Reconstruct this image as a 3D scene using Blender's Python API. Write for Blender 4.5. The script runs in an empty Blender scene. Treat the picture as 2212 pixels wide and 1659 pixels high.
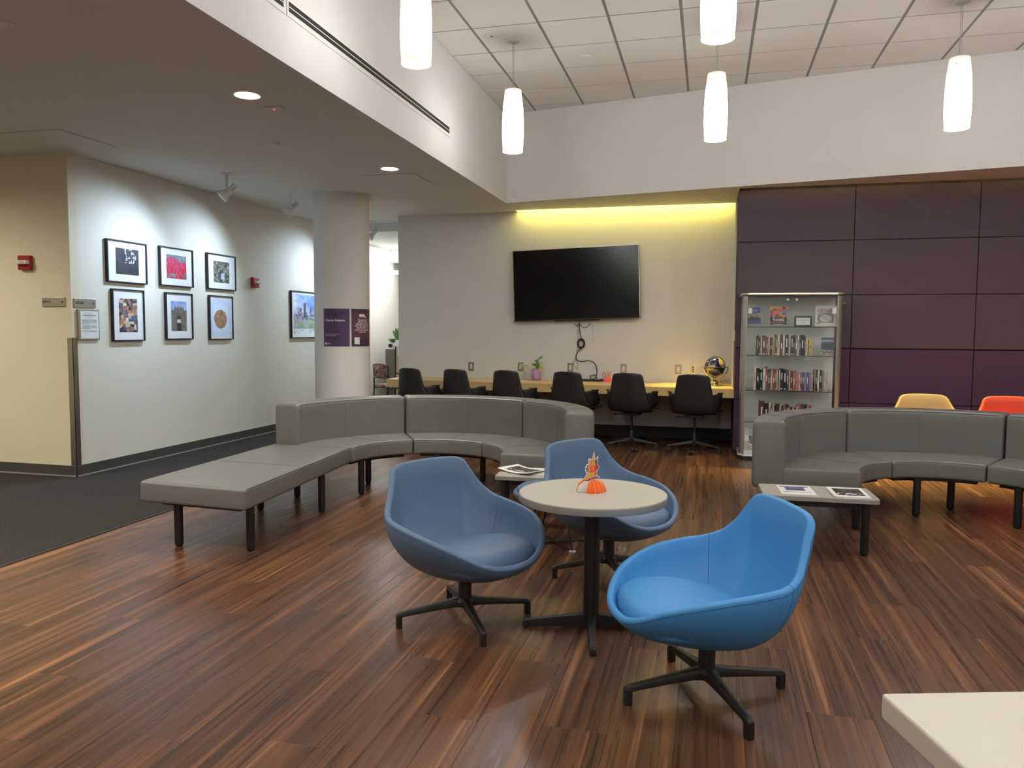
import bpy, bmesh, math, random
from mathutils import Vector, Matrix
random.seed(7)
R = math.radians
SC = bpy.context.scene
COL = SC.collection

# ------------------------------------------------------------------ camera
FPX = 1667.265
cam_d = bpy.data.cameras.new('camera')
cam_d.sensor_fit = 'HORIZONTAL'; cam_d.sensor_width = 36.0
cam_d.lens = FPX / 2212 * 36.0
cam_d.clip_start = 0.05; cam_d.clip_end = 100
cam = bpy.data.objects.new('camera', cam_d); COL.objects.link(cam)
_r = Vector((0.96890384, 0.24737557, 0.00553827))
_u = Vector((-0.02241945, 0.06547658, 0.99760222))
_f = Vector((-0.24641979, 0.96670479, -0.06898653))
_m = Matrix((( _r.x, _u.x, -_f.x, 0), (_r.y, _u.y, -_f.y, 0), (_r.z, _u.z, -_f.z, 1.38974), (0, 0, 0, 1)))
cam.matrix_world = _m
SC.camera = cam

# ------------------------------------------------------------------ world, exposure
world = bpy.data.worlds.new('world'); SC.world = world; world.use_nodes = True
bg = world.node_tree.nodes['Background']
bg.inputs[0].default_value = (0.9, 0.87, 0.8, 1); bg.inputs[1].default_value = 0.05
SC.view_settings.view_transform = 'Standard'
SC.view_settings.look = 'None'
SC.view_settings.gamma = 1.0
SC.view_settings.exposure = 0.55
SC.view_settings.use_curve_mapping = False
SC.cycles.transparent_max_bounces = 24
SC.cycles.max_bounces = 7
SC.cycles.diffuse_bounces = 4
SC.cycles.glossy_bounces = 3
SC.cycles.caustics_reflective = False
SC.cycles.caustics_refractive = False
SC.cycles.use_adaptive_sampling = True
SC.cycles.adaptive_threshold = 0.03
SC.cycles.use_denoising = True
SC.cycles.use_light_tree = False

# light strengths
PENDANT_E = 13.5
MOUTH_E = 80.0
DOWN_W = 100
SPOT_W = 72
COVE_TV_W = 11
COVE_PANEL_W = 55
OFFICE_W = 42
HALL_W = 150

def area(name, loc, sx, sy, watts, color, target=None):
    d = bpy.data.lights.new(name, 'AREA'); d.shape = 'RECTANGLE'; d.size = sx; d.size_y = sy
    d.energy = watts; d.color = color
    o = bpy.data.objects.new(name, d); COL.objects.link(o); o.location = loc
    t = Vector(target) if target else Vector(loc) + Vector((0, 0, -1))
    o.rotation_euler = (t - Vector(loc)).to_track_quat('-Z', 'Y').to_euler()
    return o
def spot(name, loc, target, watts, color, angle, blend=0.8, rad=0.03):
    d = bpy.data.lights.new(name, 'SPOT'); d.energy = watts; d.color = color
    d.spot_size = R(angle); d.spot_blend = blend; d.shadow_soft_size = rad
    o = bpy.data.objects.new(name, d); COL.objects.link(o); o.location = loc
    o.rotation_euler = (Vector(target) - Vector(loc)).to_track_quat('-Z', 'Y').to_euler()
    return o
HS, HC = 2.984, 4.073          # soffit and tiled ceiling heights
YW = 10.212                    # television wall
YP = 9.20                      # purple panel face
XR = 0.290                     # end of the television niche
XL = -5.705                    # gallery wall
YC = 5.92                      # hall wall facing the lounge
XS = -2.505                    # inner face of the left soffit
# lamps hidden in the ceiling coves
area('cove_strip_light', (-1.12, 10.125, 3.075), 2.78, 0.03, COVE_TV_W, (1.0, 0.84, 0.16), (-1.12, 10.14, 2.0))
spot('cove_spot', (-0.12, 10.13, 3.06), (-0.18, 9.62, 0.7), 330, (1.0, 0.80, 0.18), 34, 1.0, 0.02)
area('cove_strip_light', (2.6, 9.135, 3.075), 4.5, 0.03, COVE_PANEL_W, (1.0, 0.80, 0.26), (2.6, 8.80, 2.0)).data.spread = R(46)
for (x, y) in ((-3.092, 4.772), (-3.103, 7.226), (-3.09, 2.3), (-3.09, -0.2)):
    spot('downlight_beam', (x, y, HS - 0.02), (x, y, 0), DOWN_W, (1.0, 0.93, 0.80), 100, 0.6, 0.07)
for (x, y) in ((-6.9, 4.4), (-6.9, 2.2), (-5.0, 2.6), (-5.6, 0.0)):  # unseen warm hall lamps added to lift the hall wall and soffit
    spot('hall_fill_beam', (x, y, HS - 0.02), (x, y, 0), HALL_W, (1.0, 0.90, 0.72), 168, 1.0, 0.07)
area('office_fill_light', (-5.0, 12.6, 2.84), 1.0, 1.6, OFFICE_W, (0.95, 0.98, 1.0))  # extra area light added to brighten the office

# ------------------------------------------------------------------ helpers
def _nt(name):
    m = bpy.data.materials.new(name); m.use_nodes = True
    nt = m.node_tree
    return m, nt, nt.nodes['Principled BSDF']
def lin(c):
    def f(v):
        v /= 255.0
        return v / 12.92 if v <= 0.04045 else ((v + 0.055) / 1.055) ** 2.4
    return tuple(f(v) for v in c)
def mat(name, col, rough=0.5, metal=0.0, var=0.06, scale=8.0, bump=0.0, bscale=120.0, spec=0.5, coat=0.0):
    m, nt, b = _nt(name)
    n = nt.nodes; l = nt.links
    tc = n.new('ShaderNodeTexCoord')
    no = n.new('ShaderNodeTexNoise'); no.inputs['Scale'].default_value = scale; no.inputs['Detail'].default_value = 3
    l.new(tc.outputs['Object'], no.inputs['Vector'])
    mx = n.new('ShaderNodeMix'); mx.data_type = 'RGBA'
    mx.inputs[6].default_value = tuple(c * (1 - var) for c in col) + (1,)
    mx.inputs[7].default_value = tuple(min(1, c * (1 + var)) for c in col) + (1,)
    l.new(no.outputs['Fac'], mx.inputs[0]); l.new(mx.outputs[2], b.inputs['Base Color'])
    b.inputs['Roughness'].default_value = rough; b.inputs['Metallic'].default_value = metal
    b.inputs['Specular IOR Level'].default_value = spec
    if coat: b.inputs['Coat Weight'].default_value = coat
    if bump:
        n2 = n.new('ShaderNodeTexNoise'); n2.inputs['Scale'].default_value = bscale; n2.inputs['Detail'].default_value = 2
        l.new(tc.outputs['Object'], n2.inputs['Vector'])
        bp = n.new('ShaderNodeBump'); bp.inputs['Strength'].default_value = bump; bp.inputs['Distance'].default_value = 0.002
        l.new(n2.outputs['Fac'], bp.inputs['Height']); l.new(bp.outputs['Normal'], b.inputs['Normal'])
    return m
def emis(name, col, strength):
    m, nt, b = _nt(name)
    b.inputs['Base Color'].default_value = (0.9, 0.9, 0.88, 1)
    b.inputs['Emission Color'].default_value = tuple(col) + (1,)
    b.inputs['Emission Strength'].default_value = strength
    return m
def glass(name, alpha=0.10, col=(0.8, 0.9, 0.88)):
    m, nt, b = _nt(name)
    n = nt.nodes; l = nt.links
    out = n['Material Output']
    tr = n.new('ShaderNodeBsdfTransparent'); tr.inputs[0].default_value = (0.975, 0.99, 0.985, 1)
    gl = n.new('ShaderNodeBsdfGlossy'); gl.inputs['Roughness'].default_value = 0.03; gl.inputs[0].default_value = col + (1,)
    mx = n.new('ShaderNodeMixShader'); mx.inputs[0].default_value = alpha
    l.new(tr.outputs[0], mx.inputs[1]); l.new(gl.outputs[0], mx.inputs[2]); l.new(mx.outputs[0], out.inputs[0])
    return m
def attr_mat(name, rough=0.5, spec=0.4):
    m, nt, b = _nt(name)
    a = nt.nodes.new('ShaderNodeAttribute'); a.attribute_name = 'print'
    nt.links.new(a.outputs['Color'], b.inputs['Base Color'])
    b.inputs['Roughness'].default_value = rough; b.inputs['Specular IOR Level'].default_value = spec
    return m

M = {}
M['paint'] = mat('wall_paint', (0.72, 0.715, 0.69), 0.65, var=0.02, scale=3, bump=0.06, bscale=180, spec=0.3)
M['cream'] = mat('cream_paint', (0.77, 0.70, 0.53), 0.65, var=0.02, scale=3, bump=0.06, bscale=180, spec=0.3)
M['gallery'] = mat('gallery_paint', (0.76, 0.735, 0.64), 0.65, var=0.02, scale=3, bump=0.06, bscale=180, spec=0.3)
M['soffit'] = mat('soffit_paint', (0.74, 0.73, 0.70), 0.7, var=0.02, scale=3, bump=0.05, bscale=180, spec=0.3)
M['tile'] = mat('ceiling_tile', (0.82, 0.80, 0.75), 0.85, var=0.05, scale=60, bump=0.25, bscale=320, spec=0.2)
M['tbar'] = mat('ceiling_bar', (0.26, 0.25, 0.23), 0.5, var=0.03)
M['base'] = mat('vinyl_base', lin((72, 71, 68)), 0.5, var=0.05)
M['basetoe_lit'] = mat('vinyl_base_toe_lit', lin((150, 148, 142)), 0.4, var=0.05)  # paler than the base: lit toe put into the colour
M['steel'] = mat('brushed_steel', lin((176, 172, 164)), 0.35, 1.0, var=0.08, scale=20)
M['alu'] = mat('aluminium', lin((190, 187, 178)), 0.38, 0.9, var=0.04, scale=15)
M['chrome'] = mat('polished_metal', (0.80, 0.76, 0.66), 0.12, 1.0, var=0.02)
M['black'] = mat('black_metal', (0.012, 0.012, 0.013), 0.42, 0.0, var=0.15, bump=0.15, bscale=300)
M['blackp'] = mat('black_plastic', (0.016, 0.016, 0.016), 0.5, 0.0, var=0.12, bump=0.1, bscale=400)
M['rubber'] = mat('dark_rubber', (0.02, 0.02, 0.021), 0.7, var=0.1)
M['white'] = mat('white_enamel', (0.74, 0.74, 0.72), 0.4, var=0.03)
M['lampgrey'] = mat('lamp_grey', (0.52, 0.50, 0.46), 0.4, var=0.04)
M['whitep'] = mat('white_paper', (0.80, 0.80, 0.78), 0.6, var=0.02)
M['ivory'] = mat('ivory_plastic', (0.78, 0.72, 0.52), 0.4, var=0.02)
M['red'] = mat('alarm_red', (0.36, 0.018, 0.016), 0.35, var=0.06)
M['vinyl'] = mat('grey_vinyl', lin((113, 113, 110)), 0.36, var=0.04, scale=5, bump=0.10, bscale=260, spec=0.45)
M['seam'] = mat('dark_seam', lin((64, 62, 58)), 0.6, var=0.05)
M['slate'] = mat('slate_blue_vinyl', lin((90, 116, 147)), 0.46, var=0.05, scale=6, bump=0.12, bscale=300, spec=0.4)
M['slate_s'] = mat('slate_blue_seam', lin((50, 68, 90)), 0.6)
M['azure'] = mat('azure_vinyl', lin((72, 146, 210)), 0.48, var=0.04, scale=6, bump=0.14, bscale=300, spec=0.4)
M['azure_s'] = mat('azure_seam', lin((34, 88, 140)), 0.6)
M['tan'] = mat('tan_vinyl', lin((184, 158, 112)), 0.5, var=0.05, scale=6, bump=0.12, bscale=300)
M['orange'] = mat('orange_vinyl', lin((206, 76, 48)), 0.5, var=0.05, scale=6, bump=0.12, bscale=300)
M['lam'] = mat('grey_laminate', lin((186, 180, 168)), 0.45, var=0.04, scale=40)
M['lamedge'] = mat('laminate_edge', lin((150, 148, 142)), 0.5, var=0.03)
M['lamwhite'] = mat('cream_laminate', lin((208, 201, 186)), 0.4, var=0.02, scale=30)
M['ltab'] = mat('stone_laminate', lin((170, 165, 155)), 0.4, var=0.06, scale=50)
M['maple'] = mat('maple_laminate', lin((222, 190, 132)), 0.35, var=0.07, scale=6)
M['darkwood'] = mat('dark_wood', lin((66, 36, 22)), 0.4, var=0.2, scale=12)
M['purple'] = mat('purple_fabric', lin((88, 75, 85)), 0.85, var=0.05, scale=30, bump=0.25, bscale=500, spec=0.2)
M['purple2'] = mat('lower_panel_fabric', lin((82, 60, 82)), 0.85, var=0.05, scale=30, bump=0.25, bscale=500, spec=0.2)  # more magenta tone for the panel rows below the wide joint
M['purpledk'] = mat('purple_backing', lin((52, 36, 42)), 0.8, var=0.05)
M['glass'] = glass('clear_glass', 0.05)
M['shelfglass'] = glass('shelf_glass', 0.12, (0.5, 0.62, 0.58))
M['glassedge'] = mat('green_glass_edge', lin((70, 84, 78)), 0.2, var=0.05)
M['caseback'] = mat('case_back', (0.84, 0.86, 0.86), 0.5, var=0.04)
M['screen'] = mat('tv_screen', (0.006, 0.006, 0.0065), 0.16, var=0.05, spec=0.3)
M['gap'] = mat('dark_gap', (0.02, 0.02, 0.02), 0.8)
M['print'] = attr_mat('printed_image', 0.45)
M['printg'] = attr_mat('printed_gloss', 0.25)
M['ink'] = mat('black_ink', (0.02, 0.02, 0.022), 0.6)
M['inkw'] = mat('white_ink', (0.85, 0.83, 0.82), 0.6)
M['inkgrey'] = mat('grey_ink', (0.25, 0.25, 0.27), 0.6)
M['inkfaint'] = mat('faint_purple_ink', lin((104, 84, 112)), 0.6)
M['posterp'] = mat('poster_violet', lin((74, 52, 92)), 0.45, var=0.04)
M['posterm'] = mat('poster_maroon', lin((96, 52, 76)), 0.45, var=0.06, scale=3)
M['posterd'] = mat('poster_dark', lin((56, 36, 62)), 0.45)
M['frameblk'] = mat('black_frame', (0.013, 0.013, 0.014), 0.35, var=0.1)
M['frametan'] = mat('bronze_frame', lin((168, 156, 130)), 0.4, 0.3, var=0.05)
M['mat'] = mat('white_mount', (0.80, 0.81, 0.83), 0.7, var=0.01)
M['leaf'] = mat('plant_leaf', lin((92, 128, 70)), 0.45, var=0.25, scale=10)
M['leafy'] = mat('pale_leaf', lin((190, 190, 90)), 0.5, var=0.2, scale=10)
M['lilac'] = mat('lilac_vase', lin((178, 140, 196)), 0.25, var=0.04)
M['orangep'] = mat('orange_tissue', lin((250, 118, 34)), 0.6, var=0.08, scale=40)
M['orangel'] = mat('orange_tissue_edge', lin((255, 170, 110)), 0.6)
M['pinkp'] = mat('pink_tissue', lin((250, 110, 116)), 0.6, var=0.08, scale=40)
M['officegrey'] = mat('olive_grey_metal', lin((112, 110, 98)), 0.45, var=0.04)
M['officefab'] = mat('beige_partition', lin((206, 186, 150)), 0.8, var=0.05, bump=0.2)
M['plastic_clear'] = glass('clear_film', 0.25, (0.9, 0.9, 0.9))

def carpet_mat():
    m, nt, b = _nt('grey_carpet')
    n = nt.nodes; l = nt.links
    tc = n.new('ShaderNodeTexCoord')
    mp = n.new('ShaderNodeMapping'); mp.inputs['Scale'].default_value = (60, 14, 1)
    l.new(tc.outputs['Object'], mp.inputs[0])
    a = n.new('ShaderNodeTexNoise'); a.inputs['Scale'].default_value = 3; a.inputs['Detail'].default_value = 6
    l.new(mp.outputs[0], a.inputs['Vector'])
    c = n.new('ShaderNodeTexNoise'); c.inputs['Scale'].default_value = 260; c.inputs['Detail'].default_value = 2
    l.new(tc.outputs['Object'], c.inputs['Vector'])
    ad = n.new('ShaderNodeMath'); ad.operation = 'ADD'; l.new(a.outputs[0], ad.inputs[0]); l.new(c.outputs[0], ad.inputs[1])
    rp = n.new('ShaderNodeValToRGB')
    rp.color_ramp.elements[0].position = 0.75; rp.color_ramp.elements[0].color = lin((28, 28, 30)) + (1,)
    rp.color_ramp.elements[1].position = 1.25; rp.color_ramp.elements[1].color = lin((64, 62, 61)) + (1,)
    mul = n.new('ShaderNodeMath'); mul.operation = 'MULTIPLY'; mul.inputs[1].default_value = 1.0
    l.new(ad.outputs[0], mul.inputs[0])
    l.new(mul.outputs[0], rp.inputs[0]); l.new(rp.outputs[0], b.inputs['Base Color'])
    b.inputs['Roughness'].default_value = 0.95; b.inputs['Specular IOR Level'].default_value = 0.1
    bp = n.new('ShaderNodeBump'); bp.inputs['Strength'].default_value = 0.6; bp.inputs['Distance'].default_value = 0.004
    l.new(c.outputs[0], bp.inputs['Height']); l.new(bp.outputs[0], b.inputs['Normal'])
    return m
M['carpet'] = carpet_mat()

def wood_mat(name, per_object=True):
    m, nt, b = _nt(name)
    n = nt.nodes; l = nt.links
    tc = n.new('ShaderNodeTexCoord'); oi = n.new('ShaderNodeObjectInfo')
    off = n.new('ShaderNodeVectorMath'); off.operation = 'ADD'
    sc = n.new('ShaderNodeVectorMath'); sc.operation = 'SCALE'
    cb = n.new('ShaderNodeCombineXYZ')
    mu = n.new('ShaderNodeMath'); mu.operation = 'MULTIPLY'; mu.inputs[1].default_value = 37.0
    l.new(oi.outputs['Random'], mu.inputs[0])
    l.new(mu.outputs[0], cb.inputs[0]); l.new(mu.outputs[0], cb.inputs[1]); l.new(mu.outputs[0], cb.inputs[2])
    l.new(tc.outputs['Object'], off.inputs[0]); l.new(cb.outputs[0], off.inputs[1])
    # grain: stretched noise with a slow waver
    mp = n.new('ShaderNodeMapping'); mp.inputs['Scale'].default_value = (20.0, 0.42, 1.0)
    l.new(off.outputs[0], mp.inputs[0])
    wv = n.new('ShaderNodeTexNoise'); wv.inputs['Scale'].default_value = 1.0; wv.inputs['Detail'].default_value = 5; wv.inputs['Roughness'].default_value = 0.62; wv.inputs['Distortion'].default_value = 0.6
    l.new(mp.outputs[0], wv.inputs['Vector'])
    mp2 = n.new('ShaderNodeMapping'); mp2.inputs['Scale'].default_value = (85.0, 1.1, 1.0)
    l.new(off.outputs[0], mp2.inputs[0])
    fi = n.new('ShaderNodeTexNoise'); fi.inputs['Scale'].default_value = 1.0; fi.inputs['Detail'].default_value = 4; fi.inputs['Distortion'].default_value = 0.8
    l.new(mp2.outputs[0], fi.inputs['Vector'])
    ma = n.new('ShaderNodeMath'); ma.operation = 'MULTIPLY_ADD'; ma.inputs[1].default_value = 0.45
    l.new(fi.outputs[0], ma.inputs[0]); l.new(wv.outputs[0], ma.inputs[2])
    # per plank tone
    tone = n.new('ShaderNodeMath'); tone.operation = 'MULTIPLY_ADD'; tone.inputs[1].default_value = 0.09; 
    l.new(oi.outputs['Random'], tone.inputs[0]); l.new(ma.outputs[0], tone.inputs[2])
    rp = n.new('ShaderNodeValToRGB'); e = rp.color_ramp.elements
    e[0].position = 0.47; e[0].color = lin((46, 31, 23)) + (1,)
    e[1].position = 1.07; e[1].color = lin((158, 108, 70)) + (1,)
    x = e.new(0.63); x.color = lin((69, 46, 33)) + (1,)
    x = e.new(0.77); x.color = lin((90, 60, 42)) + (1,)
    x = e.new(0.90); x.color = lin((116, 77, 51)) + (1,)
    l.new(tone.outputs[0], rp.inputs[0]); l.new(rp.outputs[0], b.inputs['Base Color'])
    rr = n.new('ShaderNodeMapRange'); rr.inputs[1].default_value = 0.3; rr.inputs[2].default_value = 0.8
    rr.inputs[3].default_value = 0.25; rr.inputs[4].default_value = 0.38
    l.new(fi.outputs[0], rr.inputs[0]); l.new(rr.outputs[0], b.inputs['Roughness'])
    bp = n.new('ShaderNodeBump'); bp.inputs['Strength'].default_value = 0.22; bp.inputs['Distance'].default_value = 0.0012
    l.new(fi.outputs[0], bp.inputs['Height']); l.new(bp.outputs[0], b.inputs['Normal'])
    b.inputs['Specular IOR Level'].default_value = 0.5
    return m
M['wood'] = wood_mat('wood_plank')

class MB:
    """collects shapes into one mesh"""
    def __init__(s): s.v = []; s.f = []; s.mi = []; s.cur = 0
    def add(s, vs, fs):
        o = len(s.v); s.v += [tuple(x) for x in vs]; s.f += [tuple(o + i for i in f) for f in fs]; s.mi += [s.cur] * len(fs)
        return s
    def box(s, x0, x1, y0, y1, z0, z1, mx=None):
        vs = [Vector(p) for p in ((x0, y0, z0), (x1, y0, z0), (x1, y1, z0), (x0, y1, z0), (x0, y0, z1), (x1, y0, z1), (x1, y1, z1), (x0, y1, z1))]
        if mx: vs = [mx @ v for v in vs]
        return s.add(vs, ((0, 3, 2, 1), (4, 5, 6, 7), (0, 1, 5, 4), (1, 2, 6, 5), (2, 3, 7, 6), (3, 0, 4, 7)))
    def prism(s, pts, z0, z1):
        n = len(pts)
        vs = [(p[0], p[1], z0) for p in pts] + [(p[0], p[1], z1) for p in pts]
        fs = [tuple(range(n - 1, -1, -1)), tuple(range(n, 2 * n))] + [(i, (i + 1) % n, n + (i + 1) % n, n + i) for i in range(n)]
        return s.add(vs, fs)
    def prism_xz(s, pts, y0, y1):
        n = len(pts)
        vs = [(p[0], y0, p[1]) for p in pts] + [(p[0], y1, p[1]) for p in pts]
        fs = [tuple(range(n)), tuple(range(2 * n - 1, n - 1, -1))] + [(i, n + i, n + (i + 1) % n, (i + 1) % n) for i in range(n)]
        return s.add(vs, fs)
    def rings(s, rings, close=False, cap=True):
        n = len(rings[0]); vs = [p for r in rings for p in r]; fs = []
        m = len(rings)
        for j in range(m - (0 if close else 1)):
            a = j * n; b = ((j + 1) % m) * n
            for i in range(n): fs.append((a + i, a + (i + 1) % n, b + (i + 1) % n, b + i))
        if cap and not close:
            fs.append(tuple(range(n - 1, -1, -1))); fs.append(tuple((m - 1) * n + i for i in range(n)))
        return s.add(vs, fs)
    def lathe(s, prof, n=24, c=(0, 0), cap=True):
        return s.rings([[(c[0] + r * math.cos(2 * math.pi * i / n), c[1] + r * math.sin(2 * math.pi * i / n), z) for i in range(n)] for r, z in prof], cap=cap)
    def tube(s, path, r, n=8, close=False):
        path = [Vector(p) for p in path]; m = len(path); rs = r if isinstance(r, (list, tuple)) else [r] * m
        rings = []; up = None
        for j, p in enumerate(path):
            if close: t = path[(j + 1) % m] - path[j - 1]
            else: t = (path[min(j + 1, m - 1)] - path[max(j - 1, 0)])
            t.normalize()
            if up is None:
                up = Vector((0, 0, 1)) if abs(t.z) < 0.9 else Vector((1, 0, 0))
            a = t.cross(up)
            if a.length < 1e-6: a = t.cross(Vector((0, 1, 0)))
            a.normalize(); b = a.cross(t); up = b
            rings.append([p + a * (rs[j] * math.cos(2 * math.pi * i / n)) + b * (rs[j] * math.sin(2 * math.pi * i / n)) for i in range(n)])
        return s.rings(rings, close=close)
    def cyl(s, p0, p1, r0, r1=None, n=16):
        return s.tube([p0, p1], [r0, r0 if r1 is None else r1], n)
    def grid(s, P):
        m = len(P); n = len(P[0])
        return s.add([p for row in P for p in row], [(j * n + i, j * n + i + 1, (j + 1) * n + i + 1, (j + 1) * n + i) for j in range(m - 1) for i in range(n - 1)])
    def mesh(s, name, mats, smooth=None, bevel=0, seg=2):
        me = bpy.data.meshes.new(name)
        me.from_pydata([tuple(v) for v in s.v], [], s.f)
        if not isinstance(mats, (list, tuple)): mats = [mats]
        for m in mats: me.materials.append(M[m] if isinstance(m, str) else m)
        if len(mats) > 1:
            for p, i in zip(me.polygons, s.mi): p.material_index = i
        if bevel:
            bm = bmesh.new(); bm.from_mesh(me)
            es = [e for e in bm.edges if len(e.link_faces) == 2 and e.calc_face_angle(0) > 0.6]
            bmesh.ops.bevel(bm, geom=es, offset=bevel, segments=seg, profile=0.5, affect='EDGES', clamp_overlap=True)
            bm.to_mesh(me); bm.free()
        me.validate()
        if smooth is not None:
            me.shade_smooth()
            if smooth < 3: me.set_sharp_from_angle(angle=smooth)
        me.update()
        return me
    def obj(s, name, mats, parent=None, smooth=None, bevel=0, seg=2, fixn=True):
        me = s.mesh(name, mats, smooth, bevel, seg)
        if fixn:
            bm = bmesh.new(); bm.from_mesh(me); bmesh.ops.recalc_face_normals(bm, faces=bm.faces); bm.to_mesh(me); bm.free()
        o = bpy.data.objects.new(name, me); COL.objects.link(o)
        if parent: o.parent = parent
        return o
SM = R(38)
def empty(name, loc, rz=0.0, label=None, cat=None, group=None):
    o = bpy.data.objects.new(name, None); COL.objects.link(o); o.location = loc; o.rotation_euler = (0, 0, rz)
    o.empty_display_size = 0.1
    return tag(o, label, cat, group)
def tag(o, label=None, cat=None, group=None, kind=None):
    if label: o['label'] = label
    if cat: o['category'] = cat
    if group: o['group'] = group
    if kind: o['kind'] = kind
    return o
def struct(o, label=None):
    o['kind'] = 'structure'
    if label: o['label'] = label
    return o
def kids(o): return [c for c in bpy.data.objects if c.parent == o]
def copy_tree(o, parent=None):
    c = o.copy(); COL.objects.link(c); c.parent = parent
    for ch in kids(o): copy_tree(ch, c)
    return c
def smoothpath(pts, n=8):
    pts = [Vector(p) for p in pts]; out = []
    for i in range(len(pts) - 1):
        p0 = pts[max(i - 1, 0)]; p1 = pts[i]; p2 = pts[i + 1]; p3 = pts[min(i + 2, len(pts) - 1)]
        for k in range(n):
            t = k / n
            out.append(0.5 * ((2 * p1) + (p2 - p0) * t + (2 * p0 - 5 * p1 + 4 * p2 - p3) * t * t + (3 * p1 - p0 - 3 * p2 + p3) * t ** 3))
    out.append(pts[-1]); return out
def interp(xs, ys, x):
    if x <= xs[0]: return ys[0]
    for i in range(len(xs) - 1):
        if x <= xs[i + 1]:
            t = (x - xs[i]) / (xs[i + 1] - xs[i]); return ys[i] + (ys[i + 1] - ys[i]) * t
    return ys[-1]
_tc = {}
def text_geo(body, size, align='LEFT', bold=False):
    """vertices and faces of a line of lettering in the xy plane"""
    cu = bpy.data.curves.new('t', 'FONT'); cu.body = body; cu.size = size; cu.align_x = align
    cu.resolution_u = 2
    if bold: cu.offset = size * 0.018
    ob = bpy.data.objects.new('t', cu); COL.objects.link(ob)
    dg = bpy.context.evaluated_depsgraph_get()
    me = bpy.data.meshes.new_from_object(ob.evaluated_get(dg))
    vs = [v.co.copy() for v in me.vertices]; fs = [tuple(p.vertices) for p in me.polygons]
    bpy.data.objects.remove(ob); bpy.data.curves.remove(cu); bpy.data.meshes.remove(me)
    return vs, fs
def picture_mesh(name, w, h, nx, ny, fn, mapper, material='print'):
    """a flat print: grid of small faces coloured by fn(u, v); mapper(u*w, v*h) -> point"""
    vs = []; fs = []; cols = []
    for j in range(ny + 1):
        for i in range(nx + 1): vs.append(mapper(w * i / nx, h * j / ny))
    for j in range(ny):
        for i in range(nx):
            a = j * (nx + 1) + i; fs.append((a, a + 1, a + nx + 2, a + nx + 1))
            cols.append(lin(fn((i + 0.5) / nx, (j + 0.5) / ny)))
    me = bpy.data.meshes.new(name); me.from_pydata([tuple(v) for v in vs], [], fs)
    at = me.color_attributes.new('print', 'FLOAT_COLOR', 'CORNER')
    buf = []
    for c in cols: buf += list(c + (1.0,)) * 4
    at.data.foreach_set('color', buf)
    me.materials.append(M[material]); me.update()
    return me
def mesh_obj(name, me, parent=None):
    o = bpy.data.objects.new(name, me); COL.objects.link(o)
    if parent: o.parent = parent
    return o
ORD = ['first', 'second', 'third', 'fourth', 'fifth', 'sixth', 'seventh', 'eighth', 'ninth', 'tenth', 'eleventh', 'twelfth', 'thirteenth',
       'fourteenth', 'fifteenth', 'sixteenth', 'seventeenth', 'eighteenth', 'nineteenth', 'twentieth', 'twenty-first', 'twenty-second',
       'twenty-third', 'twenty-fourth', 'twenty-fifth', 'twenty-sixth', 'twenty-seventh', 'twenty-eighth', 'twenty-ninth', 'thirtieth',
       'thirty-first', 'thirty-second', 'thirty-third', 'thirty-fourth', 'thirty-fifth', 'thirty-sixth']

# ================================================================== STRUCTURE
T = 0.6096
def in_view(p, mx=0.12, my=0.12, behind=0.25):
    d = Vector(p) - Vector((0, 0, 1.38974)); z = d.dot(_f)
    if z < behind: return None
    x = 0.5 + FPX * d.dot(_r) / z / 2212; y = 0.5 - FPX * d.dot(_u) / z / 1659
    return z if (-mx < x < 1 + mx and -my < y < 1 + my) else None

# floor: slab with single planks laid along Y
floor = struct(MB().box(-3.97, 6.0, -4.0, 10.35, -0.06, -0.0065).obj('floor', 'darkwood'), 'dark brown wood plank floor')
PW, PL = 0.2286, 1.2192
def plank_mesh(length):
    b = MB(); g = 0.0003; c = 0.0007; w = PW
    lo = [(g, g), (w - g, g), (w - g, length - g), (g, length - g)]
    hi = [(g + c, g + c), (w - g - c, g + c), (w - g - c, length - g - c), (g + c, length - g - c)]
    b.rings([[(x, y, -0.0065) for x, y in lo], [(x, y, -0.0008) for x, y in lo], [(x, y, 0.0) for x, y in hi]], cap=False)
    b.add([(x, y, 0.0) for x, y in hi], [(0, 1, 2, 3)])
    return b
plank_me = plank_mesh(PL).mesh('plank', 'wood')
cands = []
nc = int(math.ceil((6.0 + 3.97) / PW))
for i in range(nc):
    x = -3.97 + i * PW
    if x + PW > 6.0: break
    y = -4.0 - ((i * 0.437) % 1.0) * PL + random.uniform(-0.1, 0.1)
    ymax = 10.25 if x < XR - 0.05 else 9.3
    while y < ymax:
        if y > -4.2 and y + PL < ymax + 0.35:
            zs = [in_view((x + dx * PW, y + dy * PL, 0), 0.03, 0.03) for dx in (0, 1) for dy in (0, 0.5, 1)]
            zs = [z for z in zs if z]
            cands.append((min(zs) if zs else 99, x, y))
        y += PL
cands.sort()
rest = MB()
for k, (z, x, y) in enumerate(cands):
    if z < 90 and k < 300:
        o = bpy.data.objects.new('plank', plank_me); COL.objects.link(o); o.location = (x, y, 0); o.parent = floor
    else:
        b = plank_mesh(PL); rest.add([(p[0] + x, p[1] + y, p[2]) for p in b.v], b.f)
tag(rest.obj('plank_field', 'wood', floor), kind='stuff')

carpet = struct(MB().box(-9.0, -3.972, -4.0, 16.0, -0.06, 0.002).obj('floor_carpet', 'carpet'), 'dark grey carpet of the hallway')
struct(MB().box(-3.99, -3.962, -4.0, 10.2, -0.01, 0.004).obj('trim_1', 'rubber'), 'thin dark strip where carpet meets planks')

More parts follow.
